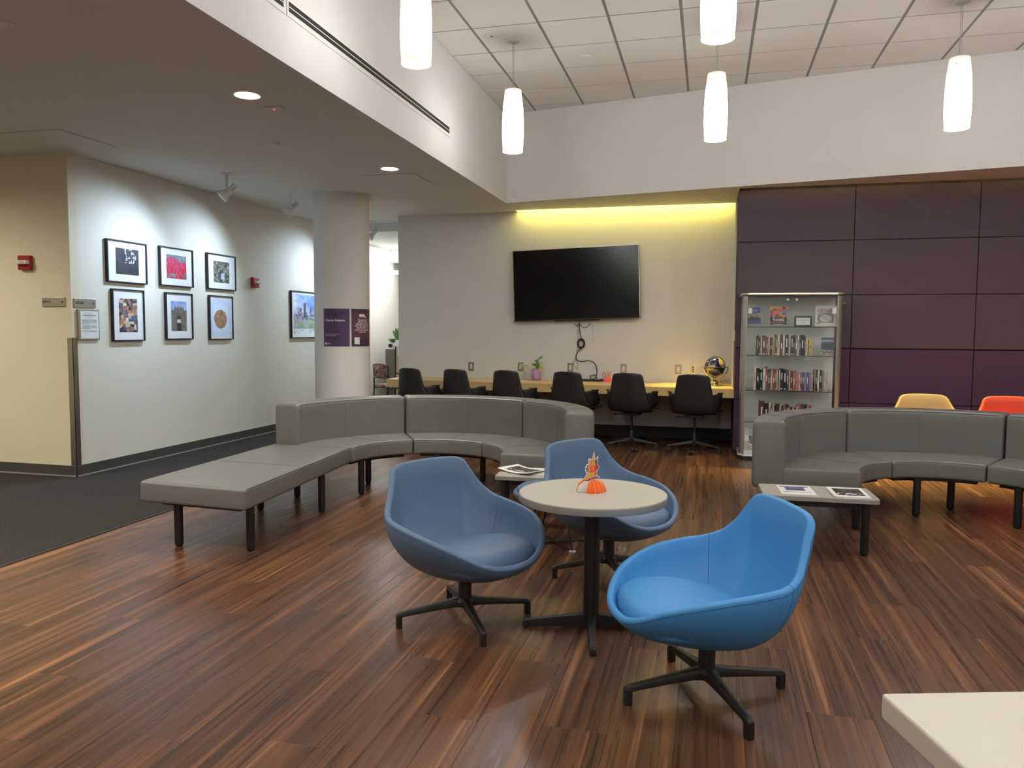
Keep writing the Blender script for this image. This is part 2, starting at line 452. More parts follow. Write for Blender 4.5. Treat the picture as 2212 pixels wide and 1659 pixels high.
# walls
wl = struct(MB().box(XL - 0.14, XL, YC + 0.1, 16.0, 0, 3.3).obj('wall_left', 'gallery'), 'cream gallery wall with framed pictures')
wh = struct(MB().box(-9.0, XL, YC, YC + 0.1, 0, 3.3).obj('wall_hall', 'cream'), 'cream hallway wall facing the lounge')
wt = struct(MB().box(-4.263, XR, YW, YW + 0.14, 0, 3.3).obj('wall_back', 'paint'), 'off-white wall carrying the television')
struct(MB().box(6.0, 6.12, -4.0, 10.4, 0, 4.2).obj('wall_right', 'paint'))
struct(MB().box(-9.0, 6.12, -4.12, -4.0, 0, 4.2).obj('wall_rear', 'paint'))
struct(MB().box(-9.12, -9.0, -4.0, 16.0, 0, 4.2).obj('wall_far_left', 'cream'))

# purple upholstered panel wall
wp = struct(MB().box(XR + 0.012, 6.0, YP + 0.024, 10.35, 0, 3.3).obj('wall_purple', 'purpledk'), 'dark purple upholstered panel wall')
rows = [(0.02, 0.605), (0.611, 1.203), (1.217, 1.800), (1.806, 2.398), (2.404, 2.978)]
pw = 1.2235
for c in range(5):
    for (a, b_) in rows:
        x0 = XR + c * pw; x1 = min(5.99, x0 + pw)
        if x1 - x0 < 0.1: continue
        MB().box(x0 + 0.004 if c else x0, x1 - 0.004, YP, YP + 0.03, a, b_).obj('panel', 'purple2' if b_ < 1.21 else 'purple', wp, bevel=0.004, seg=2)
for (a, b_) in [(0.0, 1.205), (1.215, 2.978)]:
    MB().box(XR, XR + 0.02, YP + 0.036, YW - 0.002, a, b_).obj('side_panel', 'purple', wp)
MB().lathe([(0.006, 0), (0.006, 0.004)], 10).obj('screw_cap', 'white', wp).matrix_local = Matrix.Translation((1.435, YP, 1.715)) @ Matrix.Rotation(R(90), 4, 'X')

# soffits and bulkheads
BX0, BY0, BSL = XS, 9.478, -1.02 / 5.39
by = lambda x: BY0 + (x - BX0) * BSL
struct(MB().box(-9.0, -2.53, -4.0, YW + 0.1, HS, 3.13).obj('ceiling_soffit', 'soffit'), 'low white plaster soffit over the hallway')
struct(MB().box(-9.0, -4.2, YW + 0.1, 10.86, HS, 3.13).obj('ceiling_soffit', 'soffit'))
struct(MB().prism([(-2.53, by(-2.53) + 0.06), (6.0, by(6.0) + 0.06), (6.0, 9.075), (XR + 0.0, 9.075), (XR, 10.075), (-2.53, 10.075)], HS, 3.13).obj('ceiling_soffit', 'soffit'), 'angled plaster soffit above the counter')
struct(MB().prism([(-2.6, by(-2.6) + 0.1), (6.0, by(6.0) + 0.1), (6.0, 10.36), (-2.6, 10.36)], 3.132, 3.18).obj('ceiling_slab', 'soffit'))
struct(MB().box(XS - 0.14, XS, -4.0, by(XS) + 0.1, HS - 0.0005, HC + 0.05).obj('wall_bulkhead_left', 'paint'), 'white bulkhead above the hallway soffit')
struct(MB().prism([(XS - 0.02, by(XS - 0.02)), (6.0, by(6.0)), (6.0, by(6.0) + 0.13), (XS - 0.02, by(XS) + 0.13)], HS - 0.0004, HC + 0.05).obj('wall_bulkhead_back', 'paint'), 'white angled bulkhead above the television wall')

# tiled ceiling
ceil = struct(MB().box(XS, 6.0, -4.0, 9.62, HC, HC + 0.04).obj('ceiling', 'tbar'), 'suspended ceiling of square mineral tiles')
tile_b = MB()
gx, gy, tz = 0.013, 0.009, HC - 0.004
def tile_geo(x0, x1, y0, y1):
    b = MB(); c = 0.001
    b.rings([[(x0, y0, HC - 0.0005), (x0, y1, HC - 0.0005), (x1, y1, HC - 0.0005), (x1, y0, HC - 0.0005)], [(x0, y0, tz + c), (x0, y1, tz + c), (x1, y1, tz + c), (x1, y0, tz + c)],
             [(x0 + c, y0 + c, tz), (x0 + c, y1 - c, tz), (x1 - c, y1 - c, tz), (x1 - c, y0 + c, tz)]], cap=False)
    b.add([(x0 + c, y0 + c, tz), (x0 + c, y1 - c, tz), (x1 - c, y1 - c, tz), (x1 - c, y0 + c, tz)], [(0, 1, 2, 3)])
    return b
CX0, CY0 = -2.7274, 6.7656
full = tile_geo(gx, T - gx, gy, T - gy)
fm = full.mesh('ceiling_tile', 'tile')
rest = MB()
for i in range(0, 15):
    for j in range(-18, 5):
        x0 = CX0 + i * T; y0 = CY0 + j * T
        ax0, ax1 = max(x0 + gx, XS + 0.004), min(x0 + T - gx, 5.99)
        if y0 > by(x0) + 0.05: continue
        seen = any(in_view((x0 + a * T, y0 + b_ * T, HC), 0.02, 0.02) for a in (0, 1) for b_ in (0, 1))
        cut = (ax0 > x0 + gx + 1e-6) or (ax1 < x0 + T - gx - 1e-6)
        if seen and not cut:
            o = mesh_obj('ceiling_tile', fm, ceil); o.location = (x0, y0, 0)
        elif seen:
            tile_geo(ax0, ax1, y0 + gy, y0 + T - gy).obj('ceiling_tile', 'tile', ceil)
        else:
            b = tile_geo(ax0, ax1, y0 + gy, y0 + T - gy); rest.add(b.v, b.f)
tag(rest.obj('tile_field', 'tile', ceil), kind='stuff')

# office beyond the column
struct(MB().box(-9.0, -3.0, 10.86, 16.0, 2.86, 2.98).obj('ceiling_office', 'paint'), 'lower white office ceiling beyond the column')
struct(MB().box(-9.0, -4.15, 10.84, 10.90, 2.858, 3.13).obj('trim_2', 'paint'), 'header where the hallway ceiling steps down')
struct(MB().box(-9.0, -3.0, 13.3, 13.5, 2.62, 2.86).obj('trim_3', 'paint'), 'white cross beam of the office')
struct(MB().box(-9.0, -3.0, 15.9, 16.0, 0, 3.0).obj('wall_office', 'paint'))
struct(MB().box(-3.1, -3.0, YW + 0.14, 16.0, 0, 3.0).obj('wall_office_right', 'paint'))

# column
colm = struct(MB().lathe([(0.327, 0.0), (0.327, HS + 0.01)], 64, (-4.302, 8.56)).obj('column', 'paint', smooth=SM), 'round off-white column between hallway and lounge')

# baseboards; the lip's pale colour paints the light caught along the toe
def base_run(name, pts, lab):
    o = None
    for (x0, x1, y0, y1, ex) in pts:
        b = MB().box(x0, x1, y0, y1, 0.0, 0.105)
        o = struct(b.obj(name, 'base', bevel=0.003), lab)
        tx0, tx1, ty0, ty1 = ex
        MB().box(tx0, tx1, ty0, ty1, 0.0, 0.014).obj('lip', 'basetoe_lit', o)
base_run('baseboard_left', [(XL, XL + 0.008, YC - 0.008, 15.9, (XL + 0.004, XL + 0.016, YC - 0.016, 15.9))], 'dark grey baseboard under the pictures')
base_run('baseboard_hall', [(-9.0, XL + 0.008, YC - 0.008, YC, (-9.0, XL + 0.016, YC - 0.016, YC - 0.004))], 'dark grey baseboard of the hallway wall')
struct(MB().box(-4.263, XR - 0.002, YW - 0.010, YW, 0.0, 0.15).obj('baseboard_back', 'rubber', bevel=0.003), 'black baseboard under the counter')
struct(MB().box(XR - 0.008, XR, YP + 0.02, YW - 0.01, 0.0, 0.10).obj('baseboard_niche', 'rubber'))
struct(MB().lathe([(0.336, 0.0), (0.336, 0.105)], 64, (-4.302, 8.56)).obj('baseboard_column', 'base', smooth=SM))
# brushed metal guard on the wall corner
cg = MB(); cg.box(XL - 0.055, XL + 0.004, YC - 0.004, YC, 0.105, 1.30); cg.box(XL, XL + 0.004, YC - 0.004, YC + 0.055, 0.105, 1.30)
tag(cg.obj('corner_guard', 'steel'), 'tall brushed metal corner guard on the hallway wall corner', 'corner guard')

# ---- ceiling fittings
dl = []
for k, (x, y) in enumerate(((-3.092, 4.772), (-3.103, 7.226))):
    e = empty('downlight', (x, y, HS), 0, ['round lit recessed downlight nearer the camera in hallway soffit', 'round lit recessed downlight in the soffit near the column'][k], 'downlight', 'recessed downlights')
    tr = MB(); n = 40
    tr.rings([[(r_ * math.cos(2 * math.pi * i / n), r_ * math.sin(2 * math.pi * i / n), z_) for i in range(n)] for r_, z_ in ((0.105, 0.0), (0.102, -0.006), (0.085, -0.006), (0.083, 0.002))], cap=False)
    tr.obj('trim_ring', 'white', e, smooth=SM)
    MB().lathe([(0.084, -0.0035), (0.084, -0.0015)], 40).obj('lens', emis('downlight_lens', (1.0, 0.95, 0.85), 9.0), e)
def disc_thing(name, loc, r, h, label, cat, m='white', group=None):
    e = empty(name, loc, 0, label, cat, group)
    MB().lathe([(r, 0.0), (r, -h * 0.6), (r * 0.9, -h)], 28).obj('cover_plate', m, e, smooth=SM)
    MB().lathe([(r * 0.35, -h * 0.9), (r * 0.35, -h - 0.004)], 16).obj('cap', m, e, smooth=SM)
    return e
disc_thing('sprinkler_cover', (-3.63, 3.395, HS), 0.05, 0.012, 'white sprinkler cover at the far left edge of the soffit', 'sprinkler')
disc_thing('sprinkler_cover', (-3.65, 6.05, HS), 0.045, 0.012, 'white sprinkler cover beside the lit downlight on hallway soffit', 'sprinkler')
disc_thing('sprinkler_cover', (-1.707, 9.74, HS), 0.04, 0.010, 'small sprinkler cover in soffit above the television', 'sprinkler', 'soffit')
disc_thing('sprinkler_cover', (1.848, 8.816, HS), 0.04, 0.010, 'small sprinkler cover in soffit above purple wall', 'sprinkler', 'soffit')
disc_thing('sprinkler_cover', (-1.235, 7.685, HC - 0.004), 0.055, 0.012, 'flat round sprinkler cover on a ceiling tile', 'sprinkler')
def strobe(name, loc, label, led):
    e = empty(name, loc, 0, label, 'detector')
    MB().box(-0.07, 0.07, -0.045, 0.045, -0.010, 0.0).obj('plate', 'white', e, bevel=0.003)
    MB().lathe([(0.008, -0.010), (0.006, -0.016)], 12).obj('indicator', led, e)
strobe('motion_detector', (-3.08, 5.09, HS), 'small white plate with red light beside hallway downlight', emis('led_red', (1, 0.05, 0.08), 0.7))
strobe('motion_detector', (-1.98, 6.947, HC - 0.004), 'small white detector on ceiling tile beside pendant canopy', 'black')
def hatch(x0, x1, y0, y1, label):
    e = empty('access_panel', ((x0 + x1) / 2, (y0 + y1) / 2, HS), 0, label, 'access panel')
    w, d = (x1 - x0) / 2, (y1 - y0) / 2
    MB().box(-w, w, -d, d, -0.0015, 0.0).obj('frame', 'inkgrey', e)
    MB().box(-w + 0.004, w - 0.004, -d + 0.004, d - 0.004, -0.004, -0.001).obj('door', 'soffit', e)
hatch(-5.70, -5.09, 5.22, 5.83, 'square plaster access panel in soffit near the cream wall corner')
hatch(-3.56, -2.95, 7.49, 8.12, 'square plaster access panel in soffit beside the column')

# slot air diffusers on the left bulkhead
for (y0, y1, lab) in ((4.29, 7.30, 'long white double slot air diffuser ending near bulkhead corner'), (1.2, 4.27, 'white double slot air diffuser section at the top edge')):
    e = empty('air_diffuser', (XS, (y0 + y1) / 2, 3.325), 0, lab, 'air diffuser'); hl = (y1 - y0) / 2
    MB().box(0.0, 0.006, -hl, hl, -0.055, 0.055).obj('frame', 'white', e, bevel=0.002)
    for z in (-0.022, 0.012): MB().box(0.0055, 0.0068, -hl + 0.02, hl - 0.02, z - 0.003, z + 0.024).obj('slot', 'gap', e)

# pendant lamps
def pendant_shade_mat():
    m, nt, b = _nt('lit_opal_glass')
    n = nt.nodes; l = nt.links
    tc = n.new('ShaderNodeTexCoord'); sp = n.new('ShaderNodeSeparateXYZ'); l.new(tc.outputs['Generated'], sp.inputs[0])
    rp = n.new('ShaderNodeValToRGB'); e = rp.color_ramp.elements
    e[0].position = 0.0; e[0].color = (0.028, 0.027, 0.025, 1)
    e[1].position = 1.0; e[1].color = (0.020, 0.020, 0.019, 1)
    x = e.new(0.07); x.color = (0.05, 0.05, 0.047, 1)
    x = e.new(0.15); x.color = (0.45, 0.45, 0.43, 1)
    x = e.new(0.3); x.color = (1, 1, 1, 1)
    x = e.new(0.66); x.color = (1, 1, 1, 1)
    x = e.new(0.84); x.color = (0.06, 0.06, 0.058, 1)
    l.new(sp.outputs[2], rp.inputs[0])
    mu = n.new('ShaderNodeMix'); mu.data_type = 'RGBA'; mu.blend_type = 'MULTIPLY'; mu.inputs[0].default_value = 1
    mu.inputs[7].default_value = (1.0, 0.98, 0.94, 1)
    l.new(rp.outputs[0], mu.inputs[6]); l.new(mu.outputs[2], b.inputs['Emission Color'])
    b.inputs['Emission Strength'].default_value = PENDANT_E
    b.inputs['Base Color'].default_value = (0.8, 0.8, 0.78, 1); b.inputs['Roughness'].default_value = 0.3
    return m
M['opal'] = pendant_shade_mat()
M['opalend'] = emis('lit_lamp_mouth', (1.0, 0.98, 0.93), MOUTH_E)
def make_pendant(loc, label):
    e = empty('pendant_lamp', loc, 0, label, 'pendant lamp', 'opal glass pendant lamps')
    zt, zb = 3.61, 3.05; zc = HC - 0.004
    MB().lathe([(0.062, zc), (0.062, zc - 0.02), (0.052, zc - 0.028)], 28).obj('canopy', 'lampgrey', e, smooth=SM)
    MB().tube([(-0.008, 0, zc - 0.026), (-0.004, 0.003, (zc + zt) / 2), (-0.006, 0, zt - 0.06)], 0.0032, 6).obj('cable', 'lampgrey', e)
    MB().tube([(0.008, 0, zc - 0.026), (0.006, -0.004, (zc + zt) / 2), (0.006, 0, zt - 0.06)], 0.0022, 6).obj('wire', 'steel', e)
    prof = []
    for k in range(13):
        t = k / 12; prof.append((interp([0, 0.25, 0.5, 0.72, 1.0], [0.076, 0.091, 0.0985, 0.0995, 0.0935], t), zt + (zb - zt) * t))
    sh = MB(); n = 28
    sh.rings([[(r_ * math.cos(2 * math.pi * i / n), r_ * math.sin(2 * math.pi * i / n), z) for i in range(n)] for r_, z in prof], cap=False)
    s = sh.obj('shade', 'opal', e, smooth=SM)
    MB().lathe([(0.0925, zb + 0.012), (0.0925, zb + 0.014)], 28).obj('mouth_diffuser', 'opalend', e)
    MB().lathe([(0.074, zt - 0.012), (0.074, zt - 0.006)], 40).obj('top_disc', 'lampgrey', e)
    for a in (0, 2.1, 4.2):
        b = MB().cyl((math.cos(a) * 0.082, math.sin(a) * 0.082, zt - 0.06), (math.cos(a) * 0.090, math.sin(a) * 0.090, zt - 0.06), 0.004, n=8); b.obj('set_screw', 'steel', e)
    return e
make_pendant((-1.812, 7.09, 0), 'white glass pendant lamp in front of the bulkhead corner')
make_pendant((-1.817, 4.655, 0), 'large near white pendant lamp beside the slot diffuser, cut off at top')
make_pendant((0.008, 4.657, 0), 'near white pendant lamp directly above the far middle pendant')
make_pendant((0.010, 7.05, 0), 'middle far white pendant lamp below the cut-off near one')
make_pendant((1.914, 7.11, 0), 'rightmost white pendant lamp hanging over the right sofa')
make_pendant((1.914, 4.66, 0), 'white pendant lamp hanging over the right just out of frame')
for k, y in enumerate((2.2, -0.25, -2.7)):  # unseen pendants added behind the view as fill, continuing the lamp grid
    for j, x in enumerate((-1.815, 0.01, 1.914, 3.77)):
        make_pendant((x, y, 0), 'added white fill pendant lamp in %s row behind the view, %s from left' % (ORD[k], ORD[j]))
for k, y in enumerate((7.11, 4.66)):  # unseen pendants added past the right edge to raise the ambient light
    make_pendant((3.77, y, 0), 'added white fill pendant lamp beyond the right edge, %s from the purple wall' % ORD[k])

# adjustable spotlights for the pictures
def make_spot(loc, aim, label):
    e = empty('spotlight', loc, 0, label, 'spotlight', 'adjustable gallery spotlights')
    MB().lathe([(0.062, 0.0), (0.060, -0.008), (0.05, -0.012)], 28).obj('canopy', 'white', e, smooth=SM)
    MB().lathe([(0.020, -0.010), (0.020, -0.05)], 16).obj('stem', 'white', e, smooth=SM)
    d = (Vector(aim) - Vector(loc) - Vector((0, 0, -0.2))); d.normalize()
    side = d.cross(Vector((0, 0, 1))).normalized()
    pv = Vector((0, 0, -0.20))
    # yoke arm: flat bar down one side of the head
    b = MB(); off = side * -0.055
    b.tube([Vector((0, 0, -0.045)), Vector((0, 0, -0.05)) + off * 0.9, Vector((0, 0, -0.075)) + off, pv + off], [0.011, 0.011, 0.012, 0.011], 8)
    b.obj('yoke', 'white', e, smooth=SM)
    h = MB()
    def ax(t): return pv + d * t
    h.tube([ax(-0.12), ax(-0.118), ax(-0.065), ax(-0.055), ax(-0.05)], [0.024, 0.030, 0.030, 0.03, 0.022], 20)
    h.obj('heat_sink', 'white', e, smooth=SM)
    h = MB(); h.tube([ax(-0.05), ax(-0.03), ax(0.02), ax(0.035)], [0.026, 0.034, 0.046, 0.058], 24); h.obj('lamp_head', 'white', e, smooth=SM)
    h = MB(); h.tube([ax(0.035), ax(0.036), ax(0.07), ax(0.0705), ax(0.055)], [0.05, 0.062, 0.062, 0.056, 0.054], 24); h.obj('front_ring', 'white', e, smooth=SM)
    h = MB(); h.tube([ax(0.056), ax(0.060)], [0.05, 0.05], 24); h.obj('lens', emis('spot_lens', (0.85, 0.93, 1.0), 6.0), e)
    c = MB(); c.tube(smoothpath([Vector((0.0, 0, -0.05)), Vector((0.0, 0, -0.07)) - off * 0.6, pv - off * 0.7 + Vector((0, 0, 0.05)), ax(-0.10)], 5), 0.0025, 6); c.obj('cord', 'lampgrey', e)
    w = Vector(loc) + ax(0.085)
    spot('gallery_beam', w, aim, SPOT_W, (0.60, 0.79, 1.0), 110, 1.0, 0.05)
make_spot((-4.835, 7.065, HS), (XL, 6.40, 1.72), 'white gallery spotlight nearest the hallway corner')
make_spot((-4.787, 8.22, HS), (XL, 7.55, 1.72), 'white gallery spotlight just left of the column')
make_spot((-4.834, 10.60, HS), (XL, 9.95, 1.72), 'white gallery spotlight right of the column')

# ================================================================== FURNITURE
# ---------------- curved sofas
def round_rect(x0, x1, z0, z1, r, n=4, crown=0.0):
    pts = []
    for (cx, cz, a0) in ((x1 - r, z0 + r, -90), (x1 - r, z1 - r, 0), (x0 + r, z1 - r, 90), (x0 + r, z0 + r, 180)):
        for k in range(n + 1):
            a = R(a0 + 90 * k / n); pts.append((cx + r * math.cos(a), cz + r * math.sin(a)))
    out = []
    for (x, z) in pts:
        t = (x - x0) / (x1 - x0)
        out.append((x, z + (crown * math.sin(math.pi * max(0, min(1, t))) if z > (z0 + z1) / 2 else 0)))
    return out
def densify(p, m=3):
    out = []
    for i in range(len(p)):
        a = p[i]; b = p[(i + 1) % len(p)]
        d = math.hypot(a[0] - b[0], a[1] - b[1])
        k = m if d > 0.08 else 1
        for j in range(k): out.append((a[0] + (b[0] - a[0]) * j / k, a[1] + (b[1] - a[1]) * j / k))
    return out
def arc_sweep(prof, a0, a1, steps=18, puff=0.016):
    """prof in (radius, z); swept from a0 to a1 with softly rounded ends"""
    b = MB(); cx = sum(p[0] for p in prof) / len(prof); cz = sum(p[1] for p in prof) / len(prof)
    rr = []
    L = R(abs(a1 - a0)) * cx
    ts = [0, 0.15 * puff / L, 0.5 * puff / L, puff / L] + [puff / L + (1 - 2 * puff / L) * k / steps for k in range(1, steps)] + [1 - puff / L, 1 - 0.5 * puff / L, 1 - 0.15 * puff / L, 1]
    sh = [puff, puff * 0.45, puff * 0.13, 0] + [0] * (steps - 1) + [0, puff * 0.13, puff * 0.45, puff]
    for t, s in zip(ts, sh):
        a = R(a0 + (a1 - a0) * t); ring = []
        for (r_, z) in prof:
            dx, dz = cx - r_, cz - z; d = math.hypot(dx, dz) or 1
            r2 = r_ + (s if dx > 0 else -s) * min(1, abs(dx) / 0.03); z2 = z + (s if dz > 0 else -s) * min(1, abs(dz) / 0.03)
            ring.append((r2 * math.cos(a), r2 * math.sin(a), z2))
        rr.append(ring)
    return b.rings(rr)
RI, RJ, RO = 0.625, 1.13, 1.355
def leg(parent, x, y, z1=0.30, r=0.027):
    MB().lathe([(r * 0.55, 0.0), (r * 0.85, 0.006), (r, 0.02), (r, z1)], 18, (x, y)).obj('leg', 'black', parent, smooth=SM)
def sofa_module(center, a0, a1, label, group, ti=0.32, to=0.70, ro_=0.98):
    e = empty('curved_sofa', (center[0], center[1], 0), 0, label, 'sofa', group)
    g = 0.35
    seat_prof = densify(round_rect(RI, RJ + 0.02, 0.292, 0.425, 0.022, 4, 0.010), 4)
    s = arc_sweep(seat_prof, a0 + (-1 if a0 > a1 else 1) * g * 1.2, a1 - (-1 if a0 > a1 else 1) * g * 1.2).obj('seat', 'vinyl', e, smooth=R(60))
    back_prof = densify(round_rect(RJ, RO, 0.275, 0.762, 0.034, 5, 0.004), 5)
    bk = arc_sweep(back_prof, a0 + (-1 if a0 > a1 else 1) * g, a1 - (-1 if a0 > a1 else 1) * g, puff=0.022).obj('backrest', 'vinyl', e, smooth=R(60))
    am = (a0 + a1) / 2
    P = lambda r_, a, z: (r_ * math.cos(R(a)), r_ * math.sin(R(a)), z)
    n = 24; lo, hi = a0 + (a1 - a0) * 0.03, a0 + (a1 - a0) * 0.97
    arc = lambda r_, z: [P(r_, lo + (hi - lo) * k / n, z) for k in range(n + 1)]
    MB().tube(arc(RJ + 0.005, 0.7495), 0.0022, 5).obj('piping', 'seam', bk)
    MB().tube(arc(RI + 0.004, 0.4165), 0.0022, 5).obj('piping', 'seam', s)
    MB().tube([P(RJ - 0.0002, am, 0.43), P(RJ - 0.0002, am, 0.72), P(RJ + 0.008, am, 0.751), P(RJ + 0.05, am, 0.7652), P(RO - 0.06, am, 0.7645)], 0.0009, 4).obj('stitching', 'seam', bk)
    MB().tube([P(RI - 0.0002, am, 0.31), P(RI - 0.0002, am, 0.40), P(RI + 0.01, am, 0.4212), P(RI + 0.1, am, 0.4305), P(RJ - 0.02, am, 0.4263)], 0.0009, 4).obj('stitching', 'seam', s)
    for t in (0.27, 0.73):
        a = a0 + (a1 - a0) * t
        MB().tube([P(RJ + 0.012, a, 0.7555), P(RJ + 0.06, a, 0.7655), P(RO - 0.06, a, 0.7645)], 0.0008, 4).obj('stitching', 'seam', bk)
    # dark frame under the cushions
    arc_sweep(round_rect(0.70, 1.26, 0.262, 0.290, 0.004, 1), a0 + (a1 - a0) * 0.10, a0 + (a1 - a0) * 0.90, 12, 0.004).obj('frame', 'black', e)
    for t, r_ in ((ti, 0.645), (to, ro_)):
        p = P(r_, a0 + (a1 - a0) * t, 0); leg(e, p[0], p[1], 0.292)
    return e
CLs, CRs = (-2.2, 5.80), (1.672, 5.735)
gl, gr = 'curved grey sofa sections by the counter', 'curved grey sofa sections by purple wall'
sofa_module(CLs, 180, 120, 'grey curved sofa section joined to the long flat bench', gl, 0.22, 0.63)
sofa_module(CLs, 120, 60, 'middle grey curved sofa section in front of the counter chairs', gl)
sofa_module(CLs, 60, 0, 'grey curved sofa end section behind the magazine table and chair', gl, 0.90, 0.45)
sofa_module(CRs, 180, 120, 'grey curved sofa end section beside the glass bookcase', gr, 0.13, 0.25, 1.17)
sofa_module(CRs, 120, 60, 'grey curved sofa section before the tan chair and purple wall', gr)
sofa_module(CRs, 60, 0, 'grey curved sofa section cut off at the right edge', gr)

# flat bench continuing the left sofa
e = empty('bench', (-3.12, 4.95, 0), 0, 'long grey upholstered bench with black legs nearest the carpet', 'bench')
A, B, C_, D = Vector((-2.835, 5.765, 0)), Vector((-2.685, 4.045, 0)), Vector((-3.485, 4.105, 0)), Vector((-3.545, 5.765, 0))
off = Vector((-3.12, 4.95, 0))
cush = MB().prism([p - off for p in (A, D, C_, B)], 0.292, 0.428)
cu = cush.obj('seat', 'vinyl', e, smooth=R(50), bevel=0.022, seg=5)
q = lambda u, v: (C_.lerp(B, u)).lerp(D.lerp(A, u), v) - off
zz = Vector((0, 0, 0.4284))
MB().tube([q(0.03, 0.47) + zz, q(0.97, 0.47) + zz], 0.0009, 4).obj('stitching', 'seam', cu)
MB().tube([q(0.995, 0.985) + Vector((0, 0, 0.42)), q(0.995, 0.015) + Vector((0, 0, 0.42)), q(0.005, 0.012) + Vector((0, 0, 0.42))], 0.0022, 5).obj('piping', 'seam', cu)
MB().prism([q(0.12, 0.06), q(0.88, 0.06), q(0.88, 0.97), q(0.12, 0.97)], 0.262, 0.291).obj('frame', 'black', e)
for (x, y) in ((-3.265, 4.19), (-2.765, 4.22), (-3.33, 5.22), (-2.835, 5.27), (-3.29, 5.70)):
    leg(e, x - off.x, y - off.y, 0.295)

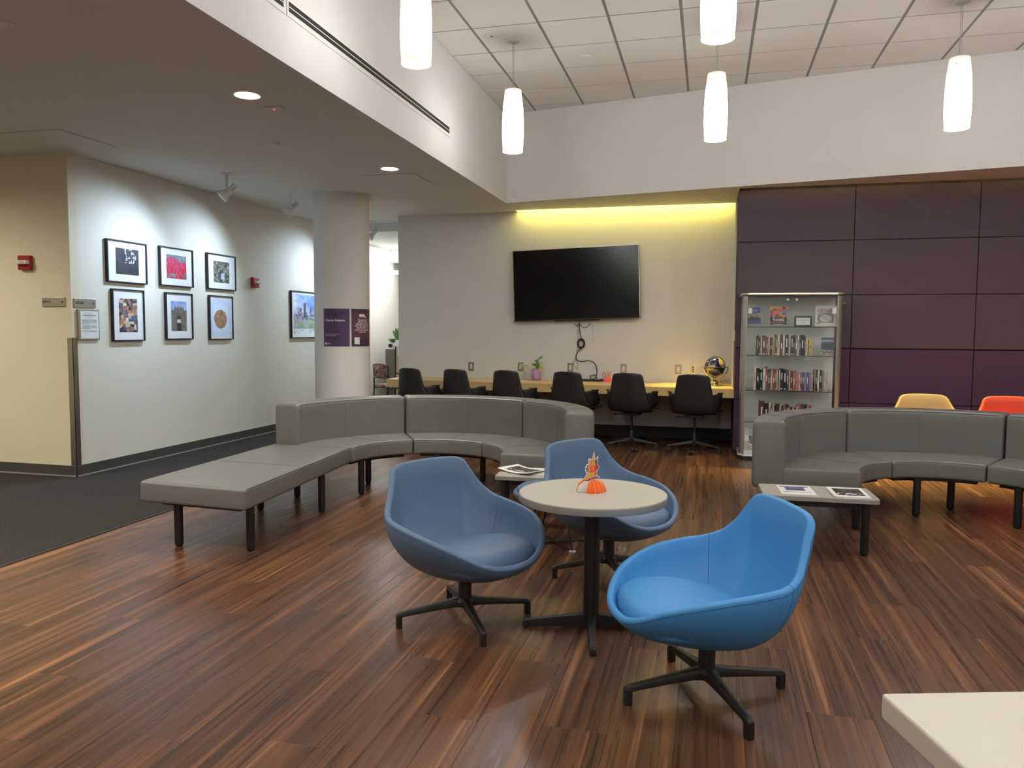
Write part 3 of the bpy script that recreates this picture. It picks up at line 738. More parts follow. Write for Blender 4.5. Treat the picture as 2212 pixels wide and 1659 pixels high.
# ---------------- swivel lounge chairs
HALF = [(0.376, 0.0, 0.338), (0.367, 0.10, 0.345), (0.336, 0.19, 0.376), (0.276, 0.268, 0.424), (0.19, 0.325, 0.460), (0.09, 0.360, 0.487), (-0.03, 0.372, 0.506),
        (-0.13, 0.360, 0.520), (-0.195, 0.325, 0.550), (-0.238, 0.282, 0.604), (-0.270, 0.250, 0.666), (-0.297, 0.222, 0.713), (-0.311, 0.15, 0.732), (-0.317, 0.0, 0.737)]
def lounge_chair(name, loc, face, legang, fabric, seamm, label, group):
    e = empty(name, (loc[0], loc[1], 0), R(face), label, 'chair', group)
    h = smoothpath(HALF, 4)
    rim = h + [Vector((p.x, -p.y, p.z)) for p in reversed(h[1:-1])]
    n = len(rim)
    def bez(p0, p1, p2, p3, t): u = 1 - t; return p0 * u ** 3 + p1 * 3 * u * u * t + p2 * 3 * u * t * t + p3 * t ** 3
    rings = []
    zb = 0.224; NO = 12
    cols = []
    for p in rim:
        d = Vector((p.x, p.y, 0)); L = d.length; dn = d.normalized()
        hgt = p.z - zb
        lean = 0.0
        p0 = dn * 0.07 + Vector((0, 0, zb)); fr_ = max(0.0, min(1.0, (p.x + 0.10) / 0.40))     # 1 at the front lip, 0 at the back
        p1 = dn * (L * (0.50 - 0.08 * fr_)) + Vector((0, 0, zb + 0.002))
        p2 = dn * (L * (0.955 - 0.05 * fr_)) + Vector((0, 0, zb + hgt * (0.34 + 0.06 * fr_))); p3 = p.copy()
        col = [bez(p0, p1, p2, p3, k / NO) for k in range(NO + 1)]
        # rolled rim and inner face
        tz = Vector((0, 0, 1)); t_in = -dn
        tang = (p3 - p2).normalized()
        nrm = (t_in - tang * t_in.dot(tang)).normalized()
        th = 0.030
        col += [p3 + tang * 0.007 + nrm * 0.004, p3 + tang * 0.011 + nrm * (th * 0.5), p3 + tang * 0.007 + nrm * (th - 0.004), p3 + nrm * th]
        q3 = p3 + nrm * th
        q0 = dn * 0.05 + Vector((0, 0, 0.275)); q1 = dn * (L * 0.60) + Vector((0, 0, 0.275)); q2 = dn * (L * 0.985 - th) + Vector((0, 0, 0.27 + max(0, p.z - 0.27) * 0.32))
        for k in range(1, 11): col.append(bez(q3, q2, q1, q0, k / 10))
        cols.append(col)
    m = len(cols[0])
    b = MB(); b.rings([[cols[i][j] for i in range(n)] for j in range(m)])
    shell = b.obj('shell', fabric, e, smooth=R(80))
    # seams where the arms meet the back, and round the outside of the rim
    iJ = min(range(n), key=lambda i: (rim[i] - Vector((-0.150, 0.352, 0.528))).length); iK = min(range(n), key=lambda i: (rim[i] - Vector((-0.150, -0.352, 0.528))).length)
    for ii in (iJ, iK):
        MB().tube([cols[ii][j] for j in range(6, m - 4)], 0.0011, 4).obj('seam', seamm, shell)
    ring = [cols[i][NO - 1].lerp(cols[i][NO], 0.8) for i in range(n)]
    MB().tube([p * 1.0015 for p in ring], 0.0011, 4, close=True).obj('seam', seamm, shell)
    # seat pad
    N = 40; prof = [(0.84, 0.300), (0.955, 0.312), (0.995, 0.338), (1.0, 0.362), (0.975, 0.388), (0.91, 0.402), (0.78, 0.408), (0.55, 0.409), (0.28, 0.407), (0.02, 0.405)]
    rr = []
    for s_, z in prof:
        ring = []
        for k in range(N):
            a = 2 * math.pi * k / N; c, s = math.cos(a), math.sin(a)
            ex = 2 / 2.6
            x = 0.085 + 0.250 * (abs(c) ** ex) * (1 if c > 0 else -1); y = 0.256 * (abs(s) ** ex) * (1 if s > 0 else -1)
            x = 0.085 + (x - 0.085) * s_; y *= s_
            tilt = 0.16 * min(0.0, x - 0.10) if x < 0.22 else -0.30 * (x - 0.22) ** 1.6
            ring.append((x, y, z + tilt))
        rr.append(ring)
    MB().rings(rr).obj('seat_cushion', fabric, e, smooth=R(80))
    # pedestal and four star foot
    lm = Matrix.Rotation(R(legang - face), 4, 'Z')
    MB().lathe([(0.034, 0.085), (0.036, 0.10), (0.032, 0.125), (0.032, 0.215)], 24).obj('pedestal', 'black', e, smooth=SM)
    MB().lathe([(0.02, 0.072), (0.046, 0.078), (0.048, 0.10), (0.036, 0.118)], 24).obj('hub', 'black', e, smooth=SM)
    for k in range(4):
        mz = lm @ Matrix.Rotation(R(90 * k), 4, 'Z')
        rr = []
        for (x, hw, z0, z1) in ((0.02, 0.026, 0.074, 0.120), (0.06, 0.023, 0.076, 0.112), (0.15, 0.018, 0.068, 0.098), (0.25, 0.016, 0.058, 0.083), (0.300, 0.0155, 0.053, 0.076), (0.318, 0.0155, 0.045, 0.073), (0.330, 0.0155, 0.030, 0.064)):
            rr.append([mz @ Vector(v) for v in ((x, -hw, z0), (x, hw, z0), (x, hw * 0.72, z1), (x, -hw * 0.72, z1))])
        lg = MB().rings(rr).obj('leg', 'black', e, smooth=R(40), bevel=0.003)
        f = MB(); f.rings([[mz @ Vector(v) for v in ((0.304, -0.0155, z), (0.304, 0.0155, z), (0.3315, 0.013, z), (0.3315, -0.013, z))] for z in (0.0, 0.035, 0.062)])
        f.obj('foot', 'black', lg, bevel=0.003)
    return e
LG = 'swivel lounge chairs round the small table'
lounge_chair('lounge_chair', (-1.108, 3.455), -33.5, 32.5, 'slate', 'slate_s', 'slate blue swivel lounge chair on the left of the round table', LG)
lounge_chair('lounge_chair', (0.018, 2.96), 203, 27, 'azure', 'azure_s', 'bright azure blue swivel lounge chair nearest the camera', LG)
lounge_chair('lounge_chair', (-0.53, 4.33), -36, 26, 'slate', 'slate_s', 'slate blue swivel lounge chair behind the round table', LG)
lounge_chair('lounge_chair', (2.195, 8.66), -92, 45, 'tan', 'tan', 'tan lounge chair against purple wall behind the right sofa', 'lounge chairs along the purple wall')
lounge_chair('lounge_chair', (2.99, 8.62), -88, 45, 'orange', 'orange', 'orange lounge chair against purple wall behind the right sofa', 'lounge chairs along the purple wall')

# low stool half hidden behind the table
e = empty('stool', (-0.945, 4.90, 0), R(170), 'low slate blue stool on thin black wire base behind round table', 'stool')
N = 40
def blob(prof, ax_, ay_): return MB().rings([[(ax_ * s_ * math.cos(2 * math.pi * k / N), ay_ * s_ * math.sin(2 * math.pi * k / N), z) for k in range(N)] for s_, z in prof])
blob([(0.35, 0.245), (0.72, 0.262), (0.93, 0.295), (1.0, 0.330), (0.985, 0.345), (0.93, 0.348)], 0.285, 0.27).obj('shell', 'slate', e, smooth=R(80))
blob([(0.86, 0.335), (0.915, 0.350), (0.91, 0.366), (0.84, 0.380), (0.6, 0.388), (0.3, 0.390), (0.02, 0.390)], 0.285, 0.27).obj('seat_cushion', 'slate', e, smooth=R(80))
for sx in (-1, 1):
    for sy in (-1, 1):
        MB().tube([(sx * 0.10, sy * 0.10, 0.262), (sx * 0.165, sy * 0.15, 0.02), (sx * 0.17, sy * 0.155, 0.008)], 0.006, 8).obj('leg', 'black', e, smooth=SM)
for sy in (-1, 1):
    MB().tube([(-0.17, -sy * 0.155, 0.008), (0.17, sy * 0.155, 0.008)], 0.006, 8).obj('floor_rod', 'black', e, smooth=SM)
MB().box(-0.19, -0.15, 0.14, 0.17, 0.0, 0.012).obj('glide', 'white', e, bevel=0.003)

# ---------------- round table
TX, TY, TZ = -0.508, 3.515, 0.645
e = empty('round_table', (TX, TY, 0), 0, 'small round grey pedestal table between the three blue chairs', 'table')
n = 72
tt = MB(); tt.lathe([(0.340, TZ - 0.034), (0.342, TZ - 0.030), (0.342, TZ - 0.004), (0.339, TZ - 0.0005)], n); tp = tt.obj('table_top', 'lamedge', e, smooth=SM)
MB().lathe([(0.3388, TZ - 0.0008), (0.3385, TZ)], n).obj('laminate', 'lam', tp)
MB().lathe([(0.0365, 0.03), (0.0365, TZ - 0.034)], 28).obj('post', 'black', e, smooth=SM)
MB().lathe([(0.10, TZ - 0.048), (0.10, TZ - 0.0345)], 24).obj('mounting_plate', 'black', e, smooth=SM)
lz = math.degrees(math.atan2(3.458 - TY, -0.827 - TX))
for k in range(4):
    mz = Matrix.Rotation(R(lz + 90 * k), 4, 'Z'); rr = []
    for (x, hw, z0, z1) in ((0.0, 0.020, 0.012, 0.075), (0.05, 0.020, 0.012, 0.072), (0.20, 0.017, 0.008, 0.05), (0.305, 0.015, 0.006, 0.036), (0.322, 0.014, 0.006, 0.030)):
        rr.append([mz @ Vector(v) for v in ((x, -hw, z0), (x, hw, z0), (x, hw * 0.9, z1), (x, -hw * 0.9, z1))])
    lg = MB().rings(rr).obj('leg', 'black', e, bevel=0.003)
    p = mz @ Vector((0.30, 0, 0)); MB().lathe([(0.014, 0.0), (0.016, 0.008)], 12, (p.x, p.y)).obj('glide', 'rubber', lg)

# ---------------- low rectangular magazine tables
def coffee_table(cx, cy, w, d, rz, label):
    e = empty('magazine_table', (cx, cy, 0), rz, label, 'table', 'low laminate magazine tables')
    b = MB(); pts = []
    r_ = 0.03
    for (sx, sy, a0) in ((1, -1, -90), (1, 1, 0), (-1, 1, 90), (-1, -1, 180)):
        for k in range(6):
            a = R(a0 + 90 * k / 5); pts.append((sx * (w / 2 - r_) + r_ * math.cos(a), sy * (d / 2 - r_) + r_ * math.sin(a)))
    t = b.prism(pts, 0.338, 0.3655).obj('table_top', 'lamedge', e, bevel=0.002)
    MB().prism([(x * 0.996, y * 0.996) for x, y in pts], 0.3657, 0.3662).obj('laminate', 'ltab', t)
    a = MB(); iw, idd = w / 2 - 0.07, d / 2 - 0.07
    for (x0, x1, y0, y1) in ((-iw, iw, -idd - 0.012, -idd + 0.012), (-iw, iw, idd - 0.012, idd + 0.012), (-iw - 0.012, -iw + 0.012, -idd, idd), (iw - 0.012, iw + 0.012, -idd, idd)):
        MB().box(x0, x1, y0, y1, 0.295, 0.338).obj('apron', 'black', e)
    for sx in (-1, 1):
        leg(e, sx * iw, -idd, 0.337, 0.026)
        MB().box(sx * iw - 0.012, sx * iw + 0.012, idd, idd + 0.36, 0.262, 0.286).obj('support_arm', 'black', e)
        MB().box(sx * iw - 0.012, sx * iw + 0.012, idd - 0.012, idd + 0.012, 0.262, 0.30).obj('support_arm', 'black', e)
    return e
coffee_table(0.690, 5.250, 0.685, 0.385, R(2), 'low grey table with two prints at end of right sofa')
coffee_table(-1.115, 5.395, 0.685, 0.385, R(2), 'low grey table with papers behind the blue chairs')

# ---------------- white table corner in the foreground
e = empty('white_table', (0.30, 1.50, 0), R(17), 'cream white laminate table at the bottom right corner', 'table')
b = MB(); b.box(0.02, 1.25, -0.95, -0.005, 0.682, 0.73); b.obj('table_top', 'lamwhite', e, bevel=0.006, seg=3)
for (x, y) in ((0.12, -0.14), (1.12, -0.14), (0.12, -0.82), (1.12, -0.82)):
    MB().box(x - 0.028, x + 0.028, y - 0.028, y + 0.028, 0, 0.682).obj('leg', 'darkwood', e, bevel=0.003)
MB().box(0.15, 1.09, -0.15, -0.13, 0.60, 0.681).obj('apron', 'darkwood', e)
MB().box(0.11, 0.13, -0.80, -0.16, 0.60, 0.681).obj('apron', 'darkwood', e)

# ---------------- maple counter along the television wall
e = empty('counter', (-1.95, 9.9, 0), 0, 'long maple counter under the television', 'counter')
ox, oy = -1.95, 9.9
fl, fr = (-4.19, 9.60), (XR - 0.004, 9.205)
pts = [(fl[0] - ox, fl[1] - oy), (fr[0] - ox, fr[1] - oy), (XR - 0.004 - ox, YW - 0.003 - oy), (fl[0] - 0.02 - ox, YW - 0.003 - oy)]
MB().prism(pts, 0.712, 0.732).obj('worktop', 'maple', e, bevel=0.002)
dx, dy = fr[0] - fl[0], fr[1] - fl[1]; L = math.hypot(dx, dy); nx, ny = -dy / L, dx / L
MB().prism([(fl[0] - ox + 0.002 * nx, fl[1] - oy + 0.002 * ny), (fr[0] - ox + 0.002 * nx, fr[1] - oy + 0.002 * ny), (fr[0] - ox + 0.022 * nx, fr[1] - oy + 0.022 * ny), (fl[0] - ox + 0.022 * nx, fl[1] - oy + 0.022 * ny)], 0.628, 0.712).obj('fascia', 'maple', e)
MB().prism([(fl[0] - ox + 0.002, fl[1] - oy + 0.024), (fl[0] + 0.022 - ox, fl[1] - oy + 0.024), (fl[0] + 0.022 - ox, YW - 0.004 - oy), (fl[0] + 0.002 - ox, YW - 0.004 - oy)], 0.628, 0.712).obj('fascia', 'maple', e)
for x in (-3.6, -2.3, -1.0):
    MB().prism_xz([(0, 0), (0.03, 0), (0.03, 0.10), (0, 0.10)], 0, 0.45).obj('bracket', 'black', e).location = (x - ox, YW - 0.46 - oy, 0.612)

# ---------------- black counter chairs
def office_chair():
    e = empty('office_chair', (0, 0, 0))
    # shell swept from the seat front up to the top of the back (faces +y)
    v = [(0.215, 0.445, 0.185), (0.20, 0.452, 0.20), (0.10, 0.440, 0.232), (-0.02, 0.436, 0.245), (-0.12, 0.442, 0.248), (-0.175, 0.462, 0.248), (-0.205, 0.505, 0.245), (-0.222, 0.56, 0.236), (-0.236, 0.63, 0.222), (-0.25, 0.72, 0.205), (-0.262, 0.80, 0.190), (-0.270, 0.855, 0.180), (-0.274, 0.885, 0.170), (-0.276, 0.902, 0.150), (-0.2765, 0.910, 0.120)]
    pts = smoothpath([Vector((a, b_, c)) for a, b_, c in v], 3)
    N = 16; P = []
    for j, p in enumerate(pts):
        y, z, hw = p; t = j / (len(pts) - 1)
        seat = max(0, 1 - t / 0.35); back = 1 - seat
        row = []
        for i in range(N + 1):
            u = -1 + 2 * i / N; c = u * u
            row.append((hw * u, y + back * 0.055 * c, z + seat * 0.03 * c + (0.02 * c if 0.25 < t < 0.5 else 0) - (0.016 * c * (t - 0.8) / 0.2 if t > 0.8 else 0)))
        P.append(row)
    sh = MB().grid(P).obj('shell', 'blackp', e, smooth=R(80), fixn=False)
    md = sh.modifiers.new('thick', 'SOLIDIFY'); md.thickness = 0.010; md.offset = 0
    for s in (-1, 1):
        # flared side wing ending in a small arm pad
        W = []
        rows_ = [((0.235, -0.12, 0.475), (0.262, 0.02, 0.50), (0.272, 0.10, 0.515)), ((0.240, -0.135, 0.53), (0.285, -0.005, 0.56), (0.300, 0.08, 0.57)),
                 ((0.228, -0.155, 0.60), (0.280, -0.06, 0.625), (0.298, 0.02, 0.630)), ((0.212, -0.175, 0.655), (0.272, -0.075, 0.668), (0.302, 0.005, 0.674)), ((0.208, -0.18, 0.676), (0.270, -0.08, 0.682), (0.312, -0.005, 0.690))]
        for row in rows_:
            W.append([Vector((s * p[0], p[1], p[2])) for p in smoothpath(row, 4)])
        w = MB().grid(W).obj('arm_wing', 'blackp', e, smooth=R(80), fixn=False)
        md = w.modifiers.new('thick', 'SOLIDIFY'); md.thickness = 0.012; md.offset = 0
        MB().prism([(s * 0.255, -0.10), (s * 0.308, -0.045), (s * 0.312, 0.015), (s * 0.285, 0.02), (s * 0.258, -0.03)], 0.682, 0.694).obj('arm_pad', 'blackp', e, bevel=0.004)
        MB().prism([(s * 0.20, -0.13), (s * 0.265, 0.0), (s * 0.305, 0.16), (s * 0.20, 0.20)], 0.468, 0.480).obj('side_tray', 'blackp', e, bevel=0.004)
    MB().box(-0.10, 0.10, -0.10, 0.12, 0.398, 0.432).obj('mechanism', 'black', e, bevel=0.008)
    MB().tube([(-0.08, 0.0, 0.405), (-0.17, -0.01, 0.398), (-0.215, -0.015, 0.396)], [0.006, 0.006, 0.009], 8).obj('height_lever', 'blackp', e)
    MB().lathe([(0.014, 0.20), (0.014, 0.40)], 16).obj('gas_lift', 'black', e, smooth=SM)
    MB().lathe([(0.026, 0.085), (0.026, 0.20), (0.022, 0.212)], 20).obj('lift_cover', 'black', e, smooth=SM)
    for k in range(5):
        a = R(-90 + 72 * k); d = Vector((math.cos(a), math.sin(a), 0)); nn = Vector((-d.y, d.x, 0))
        rr = []
        for (x, hw, z0, z1) in ((0.01, 0.02, 0.085, 0.125), (0.05, 0.018, 0.09, 0.122), (0.18, 0.014, 0.078, 0.098), (0.31, 0.011, 0.062, 0.076)):
            rr.append([d * x + nn * -hw + Vector((0, 0, z0)), d * x + nn * hw + Vector((0, 0, z0)), d * x + nn * hw * 0.6 + Vector((0, 0, z1)), d * x + nn * -hw * 0.6 + Vector((0, 0, z1))])
        lg = MB().rings(rr).obj('base_arm', 'black', e, smooth=R(40))
        cpos = d * 0.305
        c = MB()
        for t in (-0.017, 0.017):
            c.cyl(cpos + nn * (t - 0.010) + Vector((0, 0, 0.0285)), cpos + nn * (t + 0.010) + Vector((0, 0, 0.0285)), 0.0285, n=18)
        c.obj('caster', 'rubber', lg, smooth=SM)
        MB().cyl(cpos + Vector((0, 0, 0.035)), cpos + Vector((0, 0, 0.068)), 0.010, n=10).obj('caster_stem', 'black', lg)
    return e
oc = office_chair()
spots_ = [(-3.615, 9.40, -20, 'black shell swivel chair at the counter, nearest the column'), (-2.995, 9.36, -19, 'black shell swivel chair, second from column along the counter'),
          (-2.325, 9.30, -18, 'black shell swivel chair at the counter, left of the lilac vase'), (-1.573, 9.26, -14, 'black shell swivel chair at the counter below the coiled cable'),
          (-0.874, 9.21, -9, 'black shell swivel chair, second from the glass bookcase'), (-0.145, 9.165, -5, 'black shell swivel chair in front of the globe')]
for k, (x, y, a, lab) in enumerate(spots_):
    o = oc if k == 0 else copy_tree(oc)
    o.location = (x, y, 0); o.rotation_euler = (0, 0, R(a)); tag(o, lab, 'chair', 'black shell chairs along the counter')
    if k in (4, 5):
        for ch in kids(o):
            if ch.name.split('.')[0] in ('base_arm',): ch.rotation_euler = (0, 0, R({4: 20, 5: 0}[k]))

# ================================================================== SMALL THINGS
def hsh(i, j, s=0):
    n = (i * 374761393 + j * 668265263 + s * 974711) & 0xffffffff
    n = ((n ^ (n >> 13)) * 1274126177) & 0xffffffff
    return ((n ^ (n >> 16)) & 0xffff) / 65535.0
def vn(x, y, s=0):
    i, j = math.floor(x), math.floor(y); fx, fy = x - i, y - j
    fx = fx * fx * (3 - 2 * fx); fy = fy * fy * (3 - 2 * fy)
    a, b, c, d = hsh(i, j, s), hsh(i + 1, j, s), hsh(i, j + 1, s), hsh(i + 1, j + 1, s)
    return (a * (1 - fx) + b * fx) * (1 - fy) + (c * (1 - fx) + d * fx) * fy
def fbm(x, y, s=0): return 0.55 * vn(x, y, s) + 0.3 * vn(2.1 * x, 2.1 * y, s + 1) + 0.15 * vn(4.3 * x, 4.3 * y, s + 2)
def lerp3(a, b, t): t = max(0, min(1, t)); return tuple(a[i] + (b[i] - a[i]) * t for i in range(3))
# v runs upward in all painters
def p_dark(u, v):
    k = fbm(u * 5, v * 5, 3); c = lerp3((34, 34, 42), (74, 72, 84), k)
    d = abs(u - 0.55 + 0.12 * math.sin(v * 7)); 
    if v > 0.45 and d < 0.22 and fbm(u * 14, v * 12, 9) > 0.52: c = lerp3(c, (214, 220, 240), 0.8)
    return c
def p_pink(u, v):
    k = fbm(u * 4 + v * 2, v * 5, 5)
    if v > 0.80 + 0.1 * math.sin(u * 6) or (v < 0.22 and fbm(u * 8, v * 8, 2) > 0.45): return lerp3((70, 74, 84), (170, 178, 190), fbm(u * 9, v * 9, 6))
    c = lerp3((150, 24, 60), (232, 66, 150), k); c = lerp3(c, (206, 40, 52), 1 - v)
    if abs(math.sin(u * 16 + v * 5 + k * 6)) < 0.12: c = lerp3(c, (255, 170, 210), 0.7)
    return c
def p_trees(u, v):
    k = fbm(u * 9, v * 9, 8); c = lerp3((44, 50, 40), (196, 196, 176), (k - 0.25) * 1.6)
    if 0.46 < u < 0.68 and 0.18 < v < 0.45: c = lerp3((140, 156, 206), (206, 214, 240), k)
    return c
def p_collage(u, v):
    i, j = int(u * 7 + vn(u * 5, v * 5, 4)), int(v * 11 + vn(v * 5, u * 5, 5)); h = hsh(i, j, 11)
    pal = [(40, 38, 40), (206, 186, 166), (120, 84, 60), (56, 76, 150), (226, 222, 214), (150, 110, 90), (30, 30, 34), (180, 120, 84), (90, 96, 110)]
    c = pal[int(h * 8.99)]; return lerp3(c, (20, 20, 20) if hsh(int(u * 60), int(v * 90), 3) > 0.6 else (236, 230, 222), 0.35 * hsh(int(u * 40), int(v * 60), 5))
def p_gate(u, v):
    if v > 0.70 + (0.08 if 0.2 < u < 0.8 else 0) + (0.05 if 0.2 < u < 0.8 and int(u * 22) % 2 else 0): return lerp3((70, 110, 196), (214, 226, 244), fbm(u * 3, v * 4, 7))
    c = lerp3((98, 92, 84), (140, 130, 116), fbm(u * 10, v * 14, 2))
    x = abs(u - 0.5)
    if x < 0.13 and v < 0.50 - 2.2 * x * x * 4: c = (206, 206, 200) if 0.28 < v < 0.40 else (58, 54, 52)
    elif x < 0.18 and v < 0.54: c = lerp3(c, (70, 64, 60), 0.5)
    elif abs(v - 0.58) < 0.012 or abs(x - 0.3) < 0.012: c = lerp3(c, (70, 64, 60), 0.6)
    return c
def p_egg(u, v):
    c = (206, 220, 240)
    if abs(u - 0.5) < 0.30 and 0.2 < v < 0.83: c = (216, 228, 246)
    r_ = ((u - 0.47) / 0.30) ** 2 + ((v - 0.46) / 0.24) ** 2
    if r_ < 1 + 0.12 * fbm(u * 12, v * 12, 1): c = lerp3((96, 84, 62), (226, 160, 130), fbm(u * 14, v * 20, 12))
    return c
def p_skyline(u, v):
    if v < 0.12: return (226, 230, 240) if fbm(u * 40, v * 60, 3) < 0.62 else (150, 156, 170)
    c = lerp3((116, 158, 222), (232, 240, 252), (fbm(u * 3.2, v * 4.5, 21) - 0.3) * 2.2)
    if v < 0.46 + 0.10 * (u > 0.6) * u: c = lerp3((120, 150, 120), (190, 206, 176), fbm(u * 8, v * 10, 5))
    hgt = 0.45 + 0.28 * hsh(int(u * 16), 1, 2) * (1.0 if 0.05 < u < 0.9 else 0.3)
    if 0.36 < v < hgt and hsh(int(u * 16), 3, 7) > 0.25: c = lerp3((90, 92, 120), (196, 190, 206), hsh(int(u * 30), int(v * 16), 4))
    if 0.30 < u < 0.38 and 0.4 < v < 0.78: c = (96, 92, 90)
    if fbm(u * 12, v * 12, 31) > 0.66 and v < 0.5: c = (180, 170, 214)
    return c

def wall_map_left(y0, z0, d): return lambda a, b: (XL + d, y0 + a, z0 + b)
GF = 'framed works on the gallery wall'
def framed(y0, y1, z0, z1, fn, win, label, hook=False, tagc=True):
    yc, zc = (y0 + y1) / 2, z0
    e = empty('framed_picture', (XL, yc, zc), 0, label, 'picture', GF)
    w, h = y1 - y0, z1 - z0; t = 0.011; dp = 0.034
    for (a0, a1, b0, b1) in ((-w / 2, w / 2, 0, t), (-w / 2, w / 2, h - t, h), (-w / 2, -w / 2 + t, t, h - t), (w / 2 - t, w / 2, t, h - t)):
        MB().box(0.003, dp, a0, a1, b0, b1).obj('frame_rail', 'frameblk', e)
    MB().box(0.004, 0.020, -w / 2 + t, w / 2 - t, t, h - t).obj('mount', 'mat', e)
    u0, u1, v0, v1 = win; pw_, ph = (u1 - u0) * w, (v1 - v0) * h
    nx = 72; ny = max(30, int(72 * ph / pw_))
    mesh_obj('print', picture_mesh('print', pw_, ph, nx, ny, fn, lambda a, b: (0.0206, -w / 2 + u0 * w + a, v0 * h + b)), e)
    MB().box(0.0203, 0.0209, w / 2 - 0.095, w / 2 - 0.055, 0.022, 0.062).obj('caption_card', 'whitep', e)
    if hook: MB().tube([(0.004, 0, h + 0.012), (0.010, 0, h + 0.004), (0.012, 0, h - 0.004)], 0.002, 5).obj('hook', 'steel', e)
framed(6.345, 6.892, 1.845, 2.262, p_dark, (0.22, 0.80, 0.20, 0.82), 'black framed dark photograph with white streaks, top row nearest corner')
framed(7.092, 7.636, 1.852, 2.272, p_pink, (0.20, 0.80, 0.20, 0.81), 'black framed picture of pink draped cloth')
framed(7.895, 8.450, 1.858, 2.278, p_trees, (0.22, 0.78, 0.20, 0.80), 'black framed picture of figure under trees beside fire alarm', True)
framed(6.397, 6.838, 1.264, 1.782, p_collage, (0.21, 0.79, 0.17, 0.82), 'black framed dense collage picture, tall, nearest the corner')
framed(7.168, 7.612, 1.272, 1.784, p_gate, (0.20, 0.78, 0.18, 0.82), 'black framed photograph of stone gateway under blue sky', True)
framed(7.920, 8.375, 1.264, 1.786, p_egg, (0.06, 0.94, 0.06, 0.94), 'black framed white sheet with round brown collage')
framed(9.750, 10.80, 1.268, 1.935, p_skyline, (0.06, 0.94, 0.10, 0.93), 'large framed skyline and park poster partly behind the column')

# room signs, notice, fire alarms
def put_text(parent, name, body, size, mapper, m, align='LEFT', bold=False):
    vs, fs = text_geo(body, size, align, bold)
    b = MB(); b.add([mapper(v.x, v.y) for v in vs], fs); return b.obj(name, m, parent, fixn=False)
def room_sign(loc, axis, body, arrow, label):
    e = empty('room_sign', loc, 0, label, 'sign')
    w, h, d = 0.256, 0.084, 0.012
    if axis == 'x':   # on the hall wall, facing -y
        MB().box(-w / 2, w / 2, -d, 0, -h / 2, h / 2).obj('plate', 'alu', e, bevel=0.002)
        mp = lambda a, b: (a, -d - 0.0008, b)
    else:
        MB().box(0, d, -w / 2, w / 2, -h / 2, h / 2).obj('plate', 'alu', e, bevel=0.002)
        mp = lambda a, b: (d + 0.0008, a, b)
    put_text(e, 'room_numbers', body, 0.034, lambda a, b: mp(-w / 2 + 0.012 + a * 0.82, b - 0.010), 'ink', 'LEFT', True)
    s = arrow; cx = w / 2 - 0.028
    b = MB(); b.add([mp(cx + s * 0.010, -0.002), mp(cx - s * 0.011, 0.012), mp(cx - s * 0.011, -0.016)], [(0, 1, 2)]); b.obj('arrow', 'ink', e, fixn=False)
room_sign((-5.897, YC, 1.632), 'x', '609-612', -1, 'metal sign reading 609-612 with left arrow')
room_sign((XL, 6.075, 1.626), 'y', '603-608', 1, 'metal sign reading 603-608 with right arrow')
e = empty('notice', (XL, 6.103, 1.28), 0, 'pale framed exhibition notice below the 603-608 sign', 'notice')
MB().box(0.0, 0.022, -0.128, 0.128, 0.0, 0.288).obj('frame', 'frametan', e, bevel=0.003)
MB().box(0.0215, 0.0228, -0.104, 0.114, 0.014, 0.272).obj('paper', 'whitep', e)
mp = lambda a, b: (0.0236, a + 0.005, b)
put_text(e, 'heading', 'Student Exhibition', 0.013, lambda a, b: mp(a, 0.243 + b), 'inkgrey', 'CENTER')
put_text(e, 'title', 'Global Works Contest', 0.0165, lambda a, b: mp(a, 0.226 + b), 'ink', 'CENTER', True)
put_text(e, 'subtitle', '2023 Winners', 0.013, lambda a, b: mp(a, 0.210 + b), 'inkgrey', 'CENTER')
b = MB()
for (z0, k) in ((0.190, 5), (0.135, 4), (0.088, 2)):
    for q_ in range(k):
        ln = 0.09 if (q_ == k - 1 and k > 2) else 0.176; z = z0 - q_ * 0.0095
        b.add([mp(-0.09, z), mp(-0.09 + ln, z), mp(-0.09 + ln, z - 0.004), mp(-0.09, z - 0.004)], [(0, 1, 2, 3)])
b.obj('text_lines', 'inkgrey', e, fixn=False)
def alarm(loc, axis, label):
    e = empty('fire_alarm', loc, 0, label, 'fire alarm')
    rot = Matrix.Identity(4) if axis == 'x' else Matrix.Rotation(R(90), 4, 'Z')
    def ob(name, b, m, **k): o = b.obj(name, m, e, **k); o.matrix_local = rot
    ob('housing', MB().box(-0.068, 0.068, -0.045, 0, -0.066, 0.066), 'red', bevel=0.008, seg=3)
    ob('strobe', MB().box(-0.052, 0.066, -0.085, -0.044, -0.016, 0.020), 'white', bevel=0.006)
    ob('strobe_lens', MB().box(0.0, 0.05, -0.092, -0.084, -0.012, 0.016), 'plastic_clear', bevel=0.003)
    ob('grille', MB().box(-0.045, 0.045, -0.0475, -0.045, -0.055, -0.028), 'red')
alarm((-6.185, YC, 1.995), 'x', 'red fire alarm strobe on the cream hallway wall')
alarm((XL, 8.872, 1.988), 'y', 'red fire alarm strobe right of the framed pictures')

